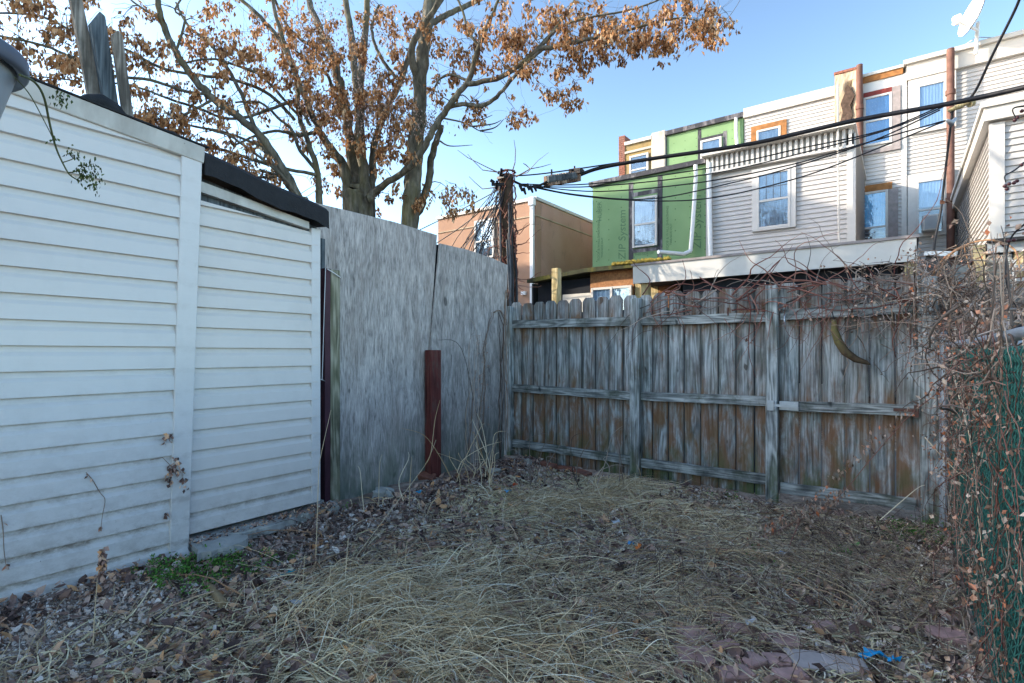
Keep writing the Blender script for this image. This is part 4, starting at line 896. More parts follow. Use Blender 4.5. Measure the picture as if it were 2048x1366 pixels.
# ------------------------------------------------------------------ trees
def tree(label, limbs, loc):
    return dict(t=thing('tree', label, 'tree', loc, 'leaf-shedding trees beyond the plywood'), limbs=limbs, tw=MB(), ends=[])
TR = [
 tree('tree with a single thick pale trunk and brown hanging leaves, right of the many-stemmed one', [
   [(816, 720, 50, 9), (820, 460, 46, 9), (824, 380, 45, 9), (829, 300, 45, 9), (838, 225, 37, 9), (841, 150, 36, 9), (848, 90, 34, 9), (858, 20, 32, 9), (870, -80, 28, 9.2), (880, -220, 20, 9.4)],
   [(838, 165, 24, 9), (822, 108, 18, 8.8), (838, 62, 16, 8.7), (868, 20, 14, 8.6), (890, -30, 12, 8.5)],
   [(845, 62, 20, 9), (872, 42, 16, 9.1), (905, 25, 14, 9.3), (955, 0, 12, 9.6), (1010, -30, 9, 9.9)],
   [(824, 440, 22, 9.3), (842, 412, 22, 9.3), (855, 375, 21, 9.3), (862, 325, 20, 9.2), (872, 285, 18, 9.0), (884, 250, 16, 8.9)],
 ], at(812, 705, 9)*1),
 tree('many-stemmed tree with heavy brown leaf clusters rising behind the tall plywood sheet', [
   [(716, 720, 90, 9.4), (718, 420, 86, 9.4), (718, 395, 76, 9.4), (716, 365, 60, 9.4)],
   [(700, 400, 40, 9.3), (690, 340, 28, 9.3), (668, 305, 20, 9.1), (640, 262, 17, 9), (612, 200, 15, 8.8), (585, 130, 13, 8.7), (560, 60, 11, 8.6), (540, -20, 8, 8.5)],
   [(706, 390, 36, 9.5), (706, 342, 28, 9.5), (694, 239, 25, 9.5), (678, 164, 23, 9.5), (661, 102, 20, 9.6), (637, 51, 18, 9.7), (615, -10, 15, 9.8), (600, -90, 10, 9.8)],
   [(712, 390, 36, 9.6), (714, 307, 26, 9.6), (719, 205, 23, 9.7), (709, 137, 21, 9.8), (702, 68, 18, 9.9), (692, 0, 16, 10), (685, -90, 11, 10)],
   [(728, 400, 38, 9.3), (728, 350, 30, 9.3), (720, 250, 24, 9.3), (724, 137, 21, 9.2), (729, 68, 18, 9.2), (734, 0, 15, 9.1), (740, -90, 10, 9.1)],
   [(740, 400, 26, 9.5), (745, 340, 20, 9.6), (750, 285, 18, 9.7), (772, 222, 16, 9.7), (800, 164, 16, 9.7), (818, 112, 15, 9.8), (846, 51, 13, 9.8), (883, 0, 11, 9.8), (910, -60, 8, 9.8)],
   [(738, 398, 24, 9.1), (747, 386, 20, 9.1), (778, 362, 18, 8.9), (819, 335, 17, 8.7), (846, 301, 18, 8.6), (862, 268, 17, 8.5), (884, 232, 17, 8.5), (908, 198, 17, 8.4), (936, 162, 15, 8.4), (958, 92, 12, 8.3), (976, 51, 10, 8.3), (996, 0, 8, 8.2), (1020, -60, 6, 8.2)],
   [(932, 168, 15, 8.4), (993, 157, 13, 8.3), (1041, 130, 14, 8.2), (1078, 99, 14, 8.1), (1119, 92, 12, 8), (1174, 79, 10, 7.9), (1232, 68, 8, 7.8), (1300, 48, 6, 7.7), (1370, 36, 4, 7.6), (1440, 58, 2.5, 7.5)],
   [(890, 216, 12, 8.5), (925, 209, 12, 8.4), (959, 212, 12, 8.3), (993, 195, 11, 8.3), (1027, 154, 10, 8.2), (1062, 118, 9, 8.1), (1090, 95, 8, 8.1)],
   [(1078, 99, 9, 8.1), (1120, 55, 7, 8.1), (1180, 35, 6, 8.0), (1260, 20, 5, 7.9), (1330, -5, 4, 7.8)],
   [(661, 102, 11, 9.6), (640, 95, 10, 9.5), (603, 80, 9, 9.3), (570, 45, 8, 9.2), (548, -5, 7, 9.1)],
   [(801, 164, 10, 9.7), (772, 130, 9, 9.7), (750, 90, 8, 9.7), (744, 50, 8, 9.7), (758, 10, 6, 9.7)],
   [(640, 262, 10, 9), (600, 270, 9, 8.8), (560, 262, 8, 8.6), (520, 268, 7, 8.4), (470, 290, 5, 8.2)],
   [(694, 239, 10, 9.5), (668, 190, 9, 9.4), (655, 150, 9, 9.3), (622, 130, 8, 9.2), (590, 100, 6, 9)],
   [(958, 92, 8, 8.3), (935, 60, 7, 8.3), (925, 20, 6, 8.3), (905, -20, 5, 8.3)], [(936, 162, 8, 8.4), (905, 150, 7, 8.5), (880, 158, 6, 8.6), (866, 185, 5, 8.7)],
   [(1041, 130, 7, 8.2), (1090, 80, 6, 8.3), (1130, 30, 5, 8.4), (1160, -20, 4, 8.4)],
 ], at(712, 705, 9.4)*1),
 tree('leafy tree whose long limbs arch left over the shed roofs', [
   [(645, 720, 34, 8.2), (612, 425, 26, 8.2), (600, 398, 22, 8.2), (564, 335, 21, 8.1), (520, 273, 21, 8), (478, 236, 20, 7.9), (427, 198, 20, 7.8), (386, 154, 19, 7.8), (352, 103, 17, 7.7), (328, 51, 16, 7.7), (314, 0, 14, 7.6), (306, -70, 10, 7.6)],
   [(648, 720, 26, 8.8), (640, 425, 18, 8.8), (634, 342, 16, 8.8), (616, 284, 14, 8.8), (598, 232, 13, 8.9), (590, 150, 12, 8.9), (556, 76, 12, 8.9), (513, 27, 11, 8.9), (478, -5, 9, 8.9)],
   [(600, 400, 14, 8.3), (560, 350, 14, 8.4), (526, 294, 13, 8.4), (497, 226, 11, 8.4), (478, 178, 10, 8.4), (427, 96, 9, 8.4), (376, 51, 7, 8.4), (352, 5, 5, 8.4)],
   [(590, 240, 9, 8.9), (540, 190, 9, 8.8), (470, 160, 9, 8.6), (400, 150, 8, 8.4), (320, 135, 8, 8.2), (250, 98, 7, 8), (170, 75, 7, 7.8), (80, 32, 6, 7.6), (-20, 26, 5, 7.4)],
   [(478, 236, 9, 7.9), (430, 195, 8, 7.8), (370, 182, 8, 7.6), (300, 160, 8, 7.4), (220, 150, 8, 7.2), (150, 118, 8, 7), (90, 92, 7, 6.9), (0, 72, 6, 6.8), (-40, 68, 5, 6.7)],
   [(620, 250, 9, 8.8), (590, 205, 9, 8.8), (550, 215, 8, 8.6), (500, 232, 8, 8.4), (450, 236, 7, 8.2), (390, 215, 7, 8), (330, 195, 6, 7.8), (260, 170, 5, 7.6), (180, 165, 4, 7.4), (60, 150, 4, 7.2)],
   [(632, 350, 10, 8.7), (560, 335, 9, 8.6), (500, 318, 9, 8.5), (440, 298, 8, 8.4), (380, 284, 7, 8.2), (330, 268, 5, 8), (290, 250, 4, 7.8)],
   [(520, 340, 8, 8.3), (555, 352, 7, 8.3), (510, 355, 7, 8.2), (470, 350, 6, 8.1), (430, 338, 5, 8), (400, 320, 4, 8)],
   [(352, 103, 7, 7.7), (370, 40, 6, 7.7), (350, 20, 5, 7.7), (375, -20, 5, 7.7)],
   [(600, 398, 9, 8.1), (575, 362, 9, 8.1), (540, 330, 8, 8.0), (500, 300, 7, 7.9), (460, 272, 6, 7.8), (425, 262, 4, 7.7)],
   [(598, 232, 8, 8.9), (560, 190, 8, 8.7), (520, 150, 7, 8.5), (470, 130, 7, 8.3), (420, 118, 6, 8.1), (350, 130, 4, 7.9)],
   [(427, 198, 8, 7.8), (395, 216, 7, 7.7), (355, 235, 6, 7.6), (300, 238, 4, 7.5)],
   [(634, 342, 10, 8.8), (600, 300, 9, 8.7), (585, 262, 8, 8.6), (555, 235, 7, 8.5), (520, 205, 6, 8.4), (470, 205, 5, 8.3)],
   [(526, 294, 8, 8.4), (480, 275, 7, 8.3), (440, 262, 7, 8.2), (380, 250, 6, 8.1), (330, 225, 5, 8)],
   [(325, 42, 7, 7.7), (290, 20, 6, 7.6), (262, 0, 5, 7.6), (240, -20, 4, 7.6)],
 ], at(645, 705, 8.2)*1)]
nodes = []
def cr(P, Rr, sm=5):
    Q, q = [], []
    for i in range(len(P)-1):
        p0, p1, p2, p3 = P[max(i-1, 0)], P[i], P[i+1], P[min(i+2, len(P)-1)]
        for k in range(sm):
            f = k/sm; Q.append(.5*((2*p1)+(p2-p0)*f+(2*p0-5*p1+4*p2-p3)*f*f+(3*p1-p0-3*p2+p3)*f**3)); q.append(Rr[i]+(Rr[i+1]-Rr[i])*f)
    Q.append(P[-1]); q.append(Rr[-1]); return Q, q
for ti, T in enumerate(TR):
    T['t'].location.z = 0
    g = MB()
    for L in T['limbs']:
        P = [at(u, v, d) for u, v, w, d in L]; Rr = [w*.375*d/F for u, v, w, d in L]
        Q, q = cr(P, Rr); Q = [p+Vector((random.gauss(0, 1), random.gauss(0, 1), random.gauss(0, 1)))*min(.012, r*.15) for p, r in zip(Q, q)]
        g.tube(Q, [r*(1+random.uniform(-.05, .05)) for r in q], 8)
        for p, r in zip(Q, q):
            if p.z > 2.4: nodes.append((p, r, ti))
    T['trunk'] = g
# clusters of leaves: (u, v, half-width, half-height, count, depth, spread)
REG = [(60, 30, 70, 50, 26, 7.3, .5), (150, 60, 110, 70, 40, 7.4, .6), (60, 120, 60, 50, 20, 7.2, .5), (130, 120, 90, 60, 30, 7.3, .5), (290, 60, 50, 70, 20, 7.8, .6),
       (320, 180, 70, 90, 34, 7.8, .6), (310, 260, 60, 60, 36, 7.9, .5), (380, 60, 90, 70, 36, 8.2, .6), (380, 230, 80, 70, 34, 8.1, .5), (470, 60, 70, 70, 36, 8.5, .6), (470, 180, 80, 70, 42, 8.4, .6),
       (450, 310, 90, 50, 38, 8.2, .5), (560, 60, 80, 70, 44, 8.9, .7), (580, 120, 70, 60, 60, 8.8, .6), (640, 150, 60, 80, 60, 9.1, .6), (720, 60, 90, 70, 60, 9.3, .7), (740, 150, 70, 70, 70, 9.2, .6),
       (640, 230, 60, 60, 60, 9, .5), (740, 250, 80, 60, 80, 9, .5), (770, 210, 60, 40, 34, 9, .5), (650, 330, 60, 50, 26, 9, .5), (810, 60, 60, 60, 24, 9.4, .5), (800, 300, 60, 60, 26, 9, .5),
       (780, 380, 40, 50, 16, 9, .4), (880, 400, 70, 25, 22, 8.8, .4), (870, 150, 60, 80, 26, 8.8, .5), (900, 80, 60, 60, 22, 8.8, .5), (930, 110, 40, 40, 16, 8.6, .4), (960, 220, 40, 20, 12, 8.4, .3),
       (1010, 90, 70, 60, 34, 8.4, .4), (1080, 50, 90, 45, 46, 8.2, .4), (1090, 120, 90, 25, 30, 8.1, .3), (1180, 40, 90, 45, 60, 8, .4), (1200, 90, 90, 25, 40, 7.9, .3), (1130, 175, 50, 30, 14, 8, .2),
       (1290, 50, 80, 35, 44, 7.8, .3), (1370, 20, 70, 30, 30, 7.7, .3), (1430, 55, 40, 28, 22, 7.5, .2), (1330, 100, 30, 25, 10, 7.7, .2), (1040, 225, 25, 12, 10, 8.2, .2), (530, 390, 50, 20, 8, 8.4, .3), (980, 30, 60, 40, 16, 8.3, .3), (500, 340, 60, 40, 20, 8.3, .4)]
tgt = []
for (u, v, ru, rv, n, d, sp) in REG:
    for _ in range(int(n*(.42 if 600 < u < 800 else .52))):
        a = random.uniform(0, 6.283); r = math.sqrt(random.random()); tgt.append(at(u+ru*r*math.cos(a)*1.1, v+rv*r*math.sin(a)*1.1, d+random.gauss(0, sp)))
def nearest(p, kd): return kd.find(p)
def mk():
    kd = KDTree(len(nodes))
    for i, n_ in enumerate(nodes): kd.insert(n_[0], i)
    kd.balance(); return kd
kd = mk(); tgt.sort(key=lambda p: kd.find(p)[2])
clus = [[] for _ in TR]
for i, p in enumerate(tgt):
    if i % 40 == 0: kd = mk()
    q, idx, dist = kd.find(p); _, r0, ti = nodes[idx]
    if dist < .04: continue
    r0 = min(r0*.6, .006+.010*min(dist, 1.5)); n = max(4, int(dist/.12)); pts = []; sag = Vector((random.gauss(0, .12), random.gauss(0, .12), random.uniform(.02, .2)))*dist
    for k in range(n+1):
        f = k/n; pts.append(q.lerp(p, f)+sag*math.sin(math.pi*f)+Vector((random.gauss(0, .014), random.gauss(0, .014), random.gauss(0, .014)))*(0 if k in (0, n) else 1))
    rr = taper(n+1, r0, .0028); TR[ti]['tw'].tube(pts, rr, 4, False)
    for pp_, r_ in list(zip(pts, rr))[1:]: nodes.append((pp_, r_, ti))
    for k in range(1, n):
        if random.random() < .45:
            s_ = wander(pts[k], (random.gauss(0, 1), random.gauss(0, 1), random.gauss(.1, .7)), random.uniform(.12, .4), .06, .25); TR[ti]['tw'].tube(s_, taper(len(s_), .004, .0016), 3, False)
            if random.random() < .3: clus[ti].append((s_[-1]+Vector((0, 0, -.04)), .03, 9))
    clus[ti].append((p+Vector((0, 0, -.05)), random.uniform(.035, .055), random.randint(14, 34)))
    if random.random() < .4: clus[ti].append((pts[n-1]+Vector((0, 0, -.08)), .035, random.randint(8, 18)))
for _ in range(520):
    p_, r_, ti = nodes[random.randrange(len(nodes))]
    if r_ > .05: continue
    s_ = wander(p_, (random.gauss(0, 1), random.gauss(0, 1), random.gauss(.2, .8)), random.uniform(.3, .9), .07, .2, -.03); TR[ti]['tw'].tube(s_, taper(len(s_), min(r_*.7, .006), .0016), 3, False)
# bare twig spray to the right of the trunk
b_ = MB()
for tr_ in (((884, 236), (930, 246), (960, 262), (985, 265)), ((930, 246), (960, 240), (985, 230)), ((945, 253), (985, 248), (1003, 240)), ((960, 262), (990, 255), (1008, 238)), ((880, 282), (900, 292), (945, 290)), ((900, 205), (925, 190), (950, 215))):
    P = [at(u, v, 8.5) for u, v in tr_]; Q, q = cr(P, taper(len(P), .016, .004)); TR[1]['tw'].tube(Q, q, 4, False)
dense = [(600, 150), (625, 100), (650, 90), (740, 130), (760, 60), (615, 220), (640, 205), (720, 175), (735, 240), (765, 210), (790, 250), (680, 250), (740, 215), (845, 240), (700, 70), (640, 30), (600, 60), (780, 215), (820, 235), (860, 235)]
for u, v in dense: clus[1].append((at(u, v, 8.9+random.uniform(-.3, .5)), .15, 120)); clus[1].append((at(u+random.uniform(-12, 12), v+14, 8.9), .1, 60))
def leaves(cl, L=.078, wd=.02, droop=1.0):
    P = np.concatenate([np.array(c)[None]+rng.normal(0, s_, (n, 3))*[1, 1, 1.1] for c, s_, n in cl]); n = len(P)
    d = rng.normal(0, .45, (n, 3)); d[:, 2] -= droop*1.1; d /= np.linalg.norm(d, axis=1)[:, None]
    s_ = np.cross(d, rng.normal(0, 1, (n, 3))); s_ /= np.linalg.norm(s_, axis=1)[:, None]; l = L*rng.uniform(.6, 1.35, (n, 1)); w_ = wd*rng.uniform(.7, 1.4, (n, 1)); nn = np.cross(d, s_)
    V = np.stack([P, P+d*l*.45+s_*w_+nn*w_*.4, P+d*l, P+d*l*.5-s_*w_+nn*w_*.4], 1).reshape(-1, 3); k = np.arange(n)*4
    return V, np.concatenate([np.stack([k, k+1, k+2], 1), np.stack([k, k+2, k+3], 1)])
for ti, T in enumerate(TR):
    T['trunk'].build('trunk', mt['bark'], T['t']); T['tw'].build('branches', mt['bark'], T['t'])
    big = [c for c in clus[ti] if c[2] > 50]; sm = [c for c in clus[ti] if c[2] <= 50]
    if sm: array_mesh('leaves', *leaves(sm), mt['leaf'], T['t'])
    if big: array_mesh('seed_clusters', *leaves(big, .045, .011), mt['seed'], T['t'])

# ------------------------------------------------------------------ boards on the shed roof
def board(label, pts, x_off, m='board', th=.03):
    P = [on_x(u, v, XS1+x_off) for u, v in pts]; lo = min(P, key=lambda q: q.z)
    poly = [(p.y, p.z) for p in P]
    return tag(MB().prism(poly, 'x', XS1+x_off-th, XS1+x_off).build('wooden_board', mt[m], None, lo, bevel=.004), label, 'board', 'boards standing on the shed roof')
board('longest weathered board, leaning left out of the picture top above the near shed', [(134, -40), (157, -40), (212, 226), (184, 226)], -.42, 'board', .04)
board('middle weathered board with a chipped pointed top above the near shed', [(181, 45), (200, 22), (211, 32), (242, 240), (216, 236)], -.36, 'darkplank', .05)
board('shortest pale board standing upright at the right of the three on the shed roof', [(225, 68), (237, 60), (246, 70), (270, 252), (250, 244)], -.3, 'board', .04)
g = MB(); pts = [on_x(u, v, XS1-.2) for u, v in ((150, 205), (175, 203), (200, 206), (225, 222), (243, 238), (250, 250))]
g.tube(pts, [.015, .04, .055, .055, .04, .02], 8); tag(g.build('rubber_sheet', mt['tar'], None, pts[0]), 'crumpled black rubber sheet piled round the boards on the shed roof', 'rubber sheet')
g = MB(); pts = [on_x(u, v, XS1-.02) for u, v in ((312, 258), (330, 266), (345, 272), (360, 281), (385, 291))]; g.tube(pts, [.006, .022, .028, .018, .005], 6)
for i in range(6): p = pts[1].lerp(pts[3], i/5)+Vector((.04, 0, 0)); g.tube([p, p+Vector((.02, 0, -.015-.02*random.random()))], [.012, .004], 4) if i % 2 else None
tag(g.build('tar_patch', mt['tar'], None, pts[0]), 'torn black tar strip dripping over the near shed fascia', 'tar strip')

# ------------------------------------------------------------------ hanging planter, upper left
pc = at(-150, 92, 1.45); t = thing('hanging_planter', 'grey plastic hanging planter with a rolled rim cut by the left picture edge', 'planter', pc)
def lathe(c, prof, n=40):
    g = MB(); vs = []
    for r, z in prof:
        for i in range(n): a = 2*math.pi*i/n; vs.append((c.x+r*math.cos(a), c.y+r*math.sin(a), c.z+z))
    g.add(vs, [(j*n+i, j*n+(i+1) % n, (j+1)*n+(i+1) % n, (j+1)*n+i) for j in range(len(prof)-1) for i in range(n)], True); return g
rp = .205; g = lathe(pc, [(.001, -.24), (rp*.58, -.24), (rp*.62, -.23), (rp*.9, -.02), (rp*.88, -.015), (rp*.8, -.02), (.001, -.03)]); g.build('pot', mt['greyplastic'], t)
lathe(pc, [(rp*.9, -.022), (rp*1.0, -.03), (rp*1.03, -.02), (rp*1.03, .015), (rp*1.0, .022), (rp*.9, .02), (rp*.88, -.01)]).build('rim', plain('dark_grey_plastic', (.09, .11, .15), .35, .2), t)
hk = pc+Vector((0, 0, .75))
for i in range(3):
    a = i*2.094; MB().tube([pc+Vector((rp*math.cos(a), rp*math.sin(a), .01)), hk], .002, 4).build('wire', mt['galv'], t)
MB().bar(hk+Vector((.05, 0, .03)), Vector((XS1-.3, hk.y, hk.z+.03)), .05, .05).build('bracket_arm', mt['board'], t)
MB().bar(Vector((XS1-.25, hk.y, topf(hk.y))), Vector((XS1-.25, hk.y, hk.z+.06)), .06, .06, (1, 0, 0)).build('bracket_post', mt['board'], t)
vn = thing('trailing_vine', 'thin trailing vine with shrivelled green leaf tufts hanging over the near shed wall', 'vine', at(60, 160, 1.6))
vp = [(40, 150, 1.5), (70, 165, 1.6), (88, 195, 1.65), (100, 250, 1.7), (112, 295, 1.75), (125, 325, 1.78), (140, 350, 1.8), (160, 362, 1.82)]
Q, q = cr([at(*p) for p in vp], taper(len(vp), .004, .002)); g = MB(); g.tube(Q, q, 5)
for p_ in (((30, 155, 1.5), (60, 190, 1.6), (90, 245, 1.65), (105, 275, 1.7)), ((125, 325, 1.78), (145, 318, 1.78), (150, 310, 1.78)), ((135, 345, 1.8), (155, 342, 1.8), (168, 330, 1.8))):
    Q, q = cr([at(*p) for p in p_], taper(len(p_), .002, .0012)); g.tube(Q, q, 4)
g.build('stem', plain('green_stem', (.1, .12, .05), .7, .3), vn)
mt['curlleaf'] = speck('shrivelled_green_leaves', [(0, (.02, .03, .012)), (.6, (.05, .08, .025)), (1, (.11, .15, .05))])
cl_ = [(at(172, 335, 1.8), .017, 60), (at(180, 352, 1.8), .018, 60), (at(165, 350, 1.8), .012, 26), (at(144, 305, 1.78), .009, 26), (at(122, 190, 1.65), .012, 30), (at(108, 278, 1.7), .005, 8), (at(188, 372, 1.8), .008, 12), (at(120, 205, 1.65), .008, 12)]
for c_ in cl_: array_mesh('leaf_tuft', *leaves([c_], .013, .0035), mt['curlleaf'], vn)

# ------------------------------------------------------------------ ground cover
def ground_area(n, xr=(-3.45, .27), yr=(-.6, 5.05)):
    out = []
    P = np.stack([rng.uniform(*xr, n*2), rng.uniform(*yr, n*2)], 1)
    keep = P[:, 1] > -.5+(P[:, 0]+2.9)*.727-.3
    # keep shed footprint clear
    return P[keep][:n]
def strands(P, L, W_, K=5, arch=.03, curl=.35, flow=None, lift=.01, z0=0.0, steep=None):
    n = len(P); a = rng.uniform(0, 2*np.pi, n) if flow is None else flow; l = L[0]+(L[1]-L[0])*rng.random(n)**1.6
    pts = np.zeros((n, K+1, 3)); pts[:, 0, :2] = P; ang = a.copy(); up = rng.uniform(.1, 1, n)*arch; tw = rng.normal(0, curl, n)
    for k in range(1, K+1):
        ang = ang+rng.normal(0, curl, n)*.5+tw*.25; st = (l/K)[:, None]
        pts[:, k, :2] = pts[:, k-1, :2]+np.stack([np.cos(ang), np.sin(ang)], 1)*st
    kk = np.arange(K+1)/K
    h = np.sin(kk[None]*np.pi*rng.uniform(.6, 1.0, n)[:, None])*up[:, None]+rng.uniform(0, lift, n)[:, None]
    pts[:, :, 2] = gz(pts[:, :, 0], pts[:, :, 1])+h+z0
    if steep is not None: pts[:, :, 2] += steep*kk[None]*l[:, None]
    d = np.diff(pts, axis=1); d = np.concatenate([d, d[:, -1:]], 1); d /= np.linalg.norm(d, axis=2)[..., None]+1e-9
    side = np.cross(d, np.broadcast_to(rng.normal(0, .5, (n, 1, 3))+[0, 0, 1], d.shape)); side /= np.linalg.norm(side, axis=2)[..., None]+1e-9
    w_ = (W_[0]+(W_[1]-W_[0])*rng.random(n))[:, None, None]*np.linspace(1, .45, K+1)[None, :, None]*.5
    V = np.stack([pts-side*w_, pts+side*w_], 2).reshape(-1, 3)
    base = (np.arange(n)*(K+1)*2)[:, None]+np.arange(K)[None]*2; b = base.ravel()
    return V, np.stack([b, b+1, b+3, b+2], 1)
def clip(V, Fc, k):   # drop strands that leave the yard
    n = len(V)//k; q = V.reshape(n, k, 3); ok = (q[:, :, 0].min(1) > -3.46) & (q[:, :, 0].max(1) < .28) & (q[:, :, 1].max(1) < 5.02)
    q = q[ok]; m_ = ok.sum(); f = Fc.reshape(n, -1, Fc.shape[1])[0]; return q.reshape(-1, 3), (f[None]+(np.arange(m_)*k)[:, None, None]).reshape(-1, Fc.shape[1])
def cpt(u, v): p = on_z(u, v, .02); return (p.x, p.y)
# straw lies thickest in a few swathes
SW = [((740, 1190), .42, 1.0), ((900, 1250), .5, .9), ((1050, 1020), .55, 1.0), ((1200, 970), .4, 1.0), ((1280, 1000), .35, .8), ((800, 1320), .5, .9), ((1130, 1330), .6, .7), ((1000, 1120), .45, .7), ((1450, 1080), .6, .6), ((1320, 1180), .5, .5), ((620, 1330), .35, .6), ((1600, 1130), .6, .35), ((1750, 1130), .4, .4)]
sc_ = [(cpt(*c), r, w) for c, r, w in SW]
def dens(P):
    f = np.full(len(P), .2)
    for (cx, cy), r, w in sc_: f = np.maximum(f, w*np.exp(-((P[:, 0]-cx)**2+(P[:, 1]-cy)**2)/(2*(r*.6)**2)))
    return f
P = ground_area(90000); P = P[rng.random(len(P)) < dens(P)**1.1*1.1]
left = (P[:, 0] > -3.0)
P = P[left]
def flowf(P): return np.sin(P[:, 0]*2.1+1.7)*1.6+np.cos(P[:, 1]*1.7-.4)*1.4+rng.normal(0, 1.0, len(P))
V, Fc = strands(P, (.05, .46), (.0025, .009), 6, .025, .38, flowf(P), .022)
V, Fc = clip(V, Fc, 14)
tag(array_mesh('dry_grass', V, Fc, mt['straw']), 'matted pale dry grass lying over the middle of the yard', 'grass', kind='stuff')
MV, MF, off_ = [], [], 0
for i_, ((u_, v_), ang_, n_, sz_) in enumerate([((740, 1180), -.3, 900, .3), ((860, 1240), .9, 900, .34), ((650, 1210), 1.2, 600, .26), ((1080, 1010), .35, 800, .34), ((1230, 975), .75, 900, .22), ((1160, 1000), .2, 700, .3), ((1330, 1040), -.2, 600, .34), ((820, 1310), .4, 800, .34), ((1120, 1320), -.1, 700, .4), ((1450, 1090), .1, 500, .34), ((980, 1150), 1.0, 500, .34), ((1280, 1200), .5, 500, .4)]):
    c_ = cpt(u_, v_); Pm = np.array(c_)[None]+rng.normal(0, sz_*.6, (int(n_*.8), 2)); n_ = len(Pm); A_n = ang_+rng.normal(0, .45, n_)+(rng.random(n_) < .3)*rng.normal(0, 1.4, n_)
    v1, f1 = strands(Pm, (.1, .55), (.0018, .0052), 8, .085, .2, A_n, .05); v1, f1 = clip(v1, f1, 18); MV.append(v1); MF.append(f1+off_); off_ += len(v1)
tag(array_mesh('straw_mounds', np.concatenate(MV), np.concatenate(MF), mt['pale']), 'loose mounds of long bent pale straw in the middle of the yard', 'straw', kind='stuff')
# leaf litter everywhere, thick to the left
def litter(P, size, name, m, label, lift=.03, flat=1.3, asp=.24):
    n = len(P); z = gz(P[:, 0], P[:, 1])+rng.uniform(0, lift, n); P3 = np.stack([P[:, 0], P[:, 1], z], 1)
    nn = rng.normal(0, 1, (n, 3)); nn[:, 2] = np.abs(nn[:, 2])*flat+.3; nn /= np.linalg.norm(nn, axis=1)[:, None]
    d = np.cross(nn, rng.normal(0, 1, (n, 3))); d /= np.linalg.norm(d, axis=1)[:, None]; s_ = np.cross(nn, d)
    l = (size[0]+(size[1]-size[0])*rng.random(n)**2)[:, None]; w_ = l*asp*rng.uniform(.4, 1.3, (n, 1)); c = w_*rng.uniform(-.1, .9, (n, 1)); e = l*rng.uniform(-.15, .35, (n, 1))
    V = np.stack([P3-d*l*.5+nn*e, P3-d*l*.12+s_*w_+nn*c, P3+d*l*.25+s_*w_*.7+nn*c, P3+d*l*.5+nn*e, P3+d*l*.22-s_*w_*.8+nn*c, P3-d*l*.15-s_*w_+nn*c, P3], 1).reshape(-1, 3); k = np.arange(n)*7
    Fc = np.concatenate([np.stack([k+a, k+b, k+6], 1) for a, b in ((0, 1), (1, 2), (2, 3), (3, 4), (4, 5), (5, 0))])
    return tag(array_mesh(name, V, Fc, m), label, 'leaves', kind='stuff')
P = ground_area(30000); q = cpt(520, 1250); w1 = np.exp(-((P[:, 0]-q[0])**2+(P[:, 1]-q[1])**2)/(2*.7**2)); edge = np.exp(-((P[:, 0]+3.35)/.18)**2)
gq = cpt(170, 1230); gr = np.exp(-((P[:, 0]-gq[0]-.1)**2+(P[:, 1]-gq[1])**2)/(2*.38**2))
P = P[rng.random(len(P)) < np.clip(.42+w1*.6+edge*.9-gr*.75*(1-edge), 0.02, 1)]
litter(P, (.022, .09), 'fallen_leaves', mt['litter'], 'brown curled fallen leaves and chips spread over the yard', .045)
P = ground_area(52000); litter(P, (.008, .034), 'leaf_crumbs', speck('pale_chips', [(0, (.2, .14, .12)), (.3, (.55, .42, .35)), (.75, (.78, .66, .57)), (1, (.88, .83, .78))]), 'small broken leaf crumbs and wood chips between the straw', .02, 1.2, .6)
# leaves banked on the slab and along the shed foot
P = np.stack([rng.uniform(-3.5, -3.4, 700), rng.uniform(1.45, 2.5, 700)], 1); L_ = litter(P, (.015, .045), 'slab_leaves', mt['litter'], 'dead leaves banked on the concrete slab below the lower shed', .04)
L_.location.z = .055
# gravel
n = 9000; P = np.stack([gq[0]+.15+rng.normal(0, .42, n), gq[1]+rng.normal(0, .5, n)], 1); P = P[P[:, 0] > -3.45]; n = len(P)
r = rng.uniform(.003, .009, n)[:, None, None]; oc = np.array([(1, 0, 0), (-1, 0, 0), (0, 1, 0), (0, -1, 0), (0, 0, 1), (0, 0, -1)], float)
V = oc[None]*r*rng.uniform(.6, 1.4, (n, 6, 1))*[1, 1, .8]; V += np.stack([P[:, 0], P[:, 1], gz(P[:, 0], P[:, 1])+.004], 1)[:, None]; of = np.array([(0, 2, 4), (2, 1, 4), (1, 3, 4), (3, 0, 4), (2, 0, 5), (1, 2, 5), (3, 1, 5), (0, 3, 5)])
tag(array_mesh('gravel', V.reshape(-1, 3), (of[None]+(np.arange(n)*6)[:, None, None]).reshape(-1, 3), mt['gravel']), 'fine pale gravel patch along the foot of the near shed', 'gravel', kind='stuff')
# green weeds
wl = []
for (u, v), n, s_ in (((430, 1150), 60, .13), ((370, 1170), 40, .1), ((500, 1140), 26, .1), ((330, 1165), 14, .06), ((1850, 1075), 40, .16), ((1800, 1060), 18, .12), ((1690, 1110), 8, .08), ((700, 1030), 10, .06), ((1530, 1130), 10, .1), ((1460, 1000), 6, .1)):
    c = cpt(u, v)
    for _ in range(n):
        x, y = c[0]+random.gauss(0, s_), c[1]+random.gauss(0, s_)
        if x > -3.44: wl.append((Vector((x, y, float(gz(x, y))+random.uniform(.015, .05))), .014, 16))
V, Fc = leaves(wl, .014, .006, -.2); tag(array_mesh('green_weeds', V, Fc, mt['weed']), 'small bright green weeds by the shed corner and the gate post', 'weeds', kind='stuff')
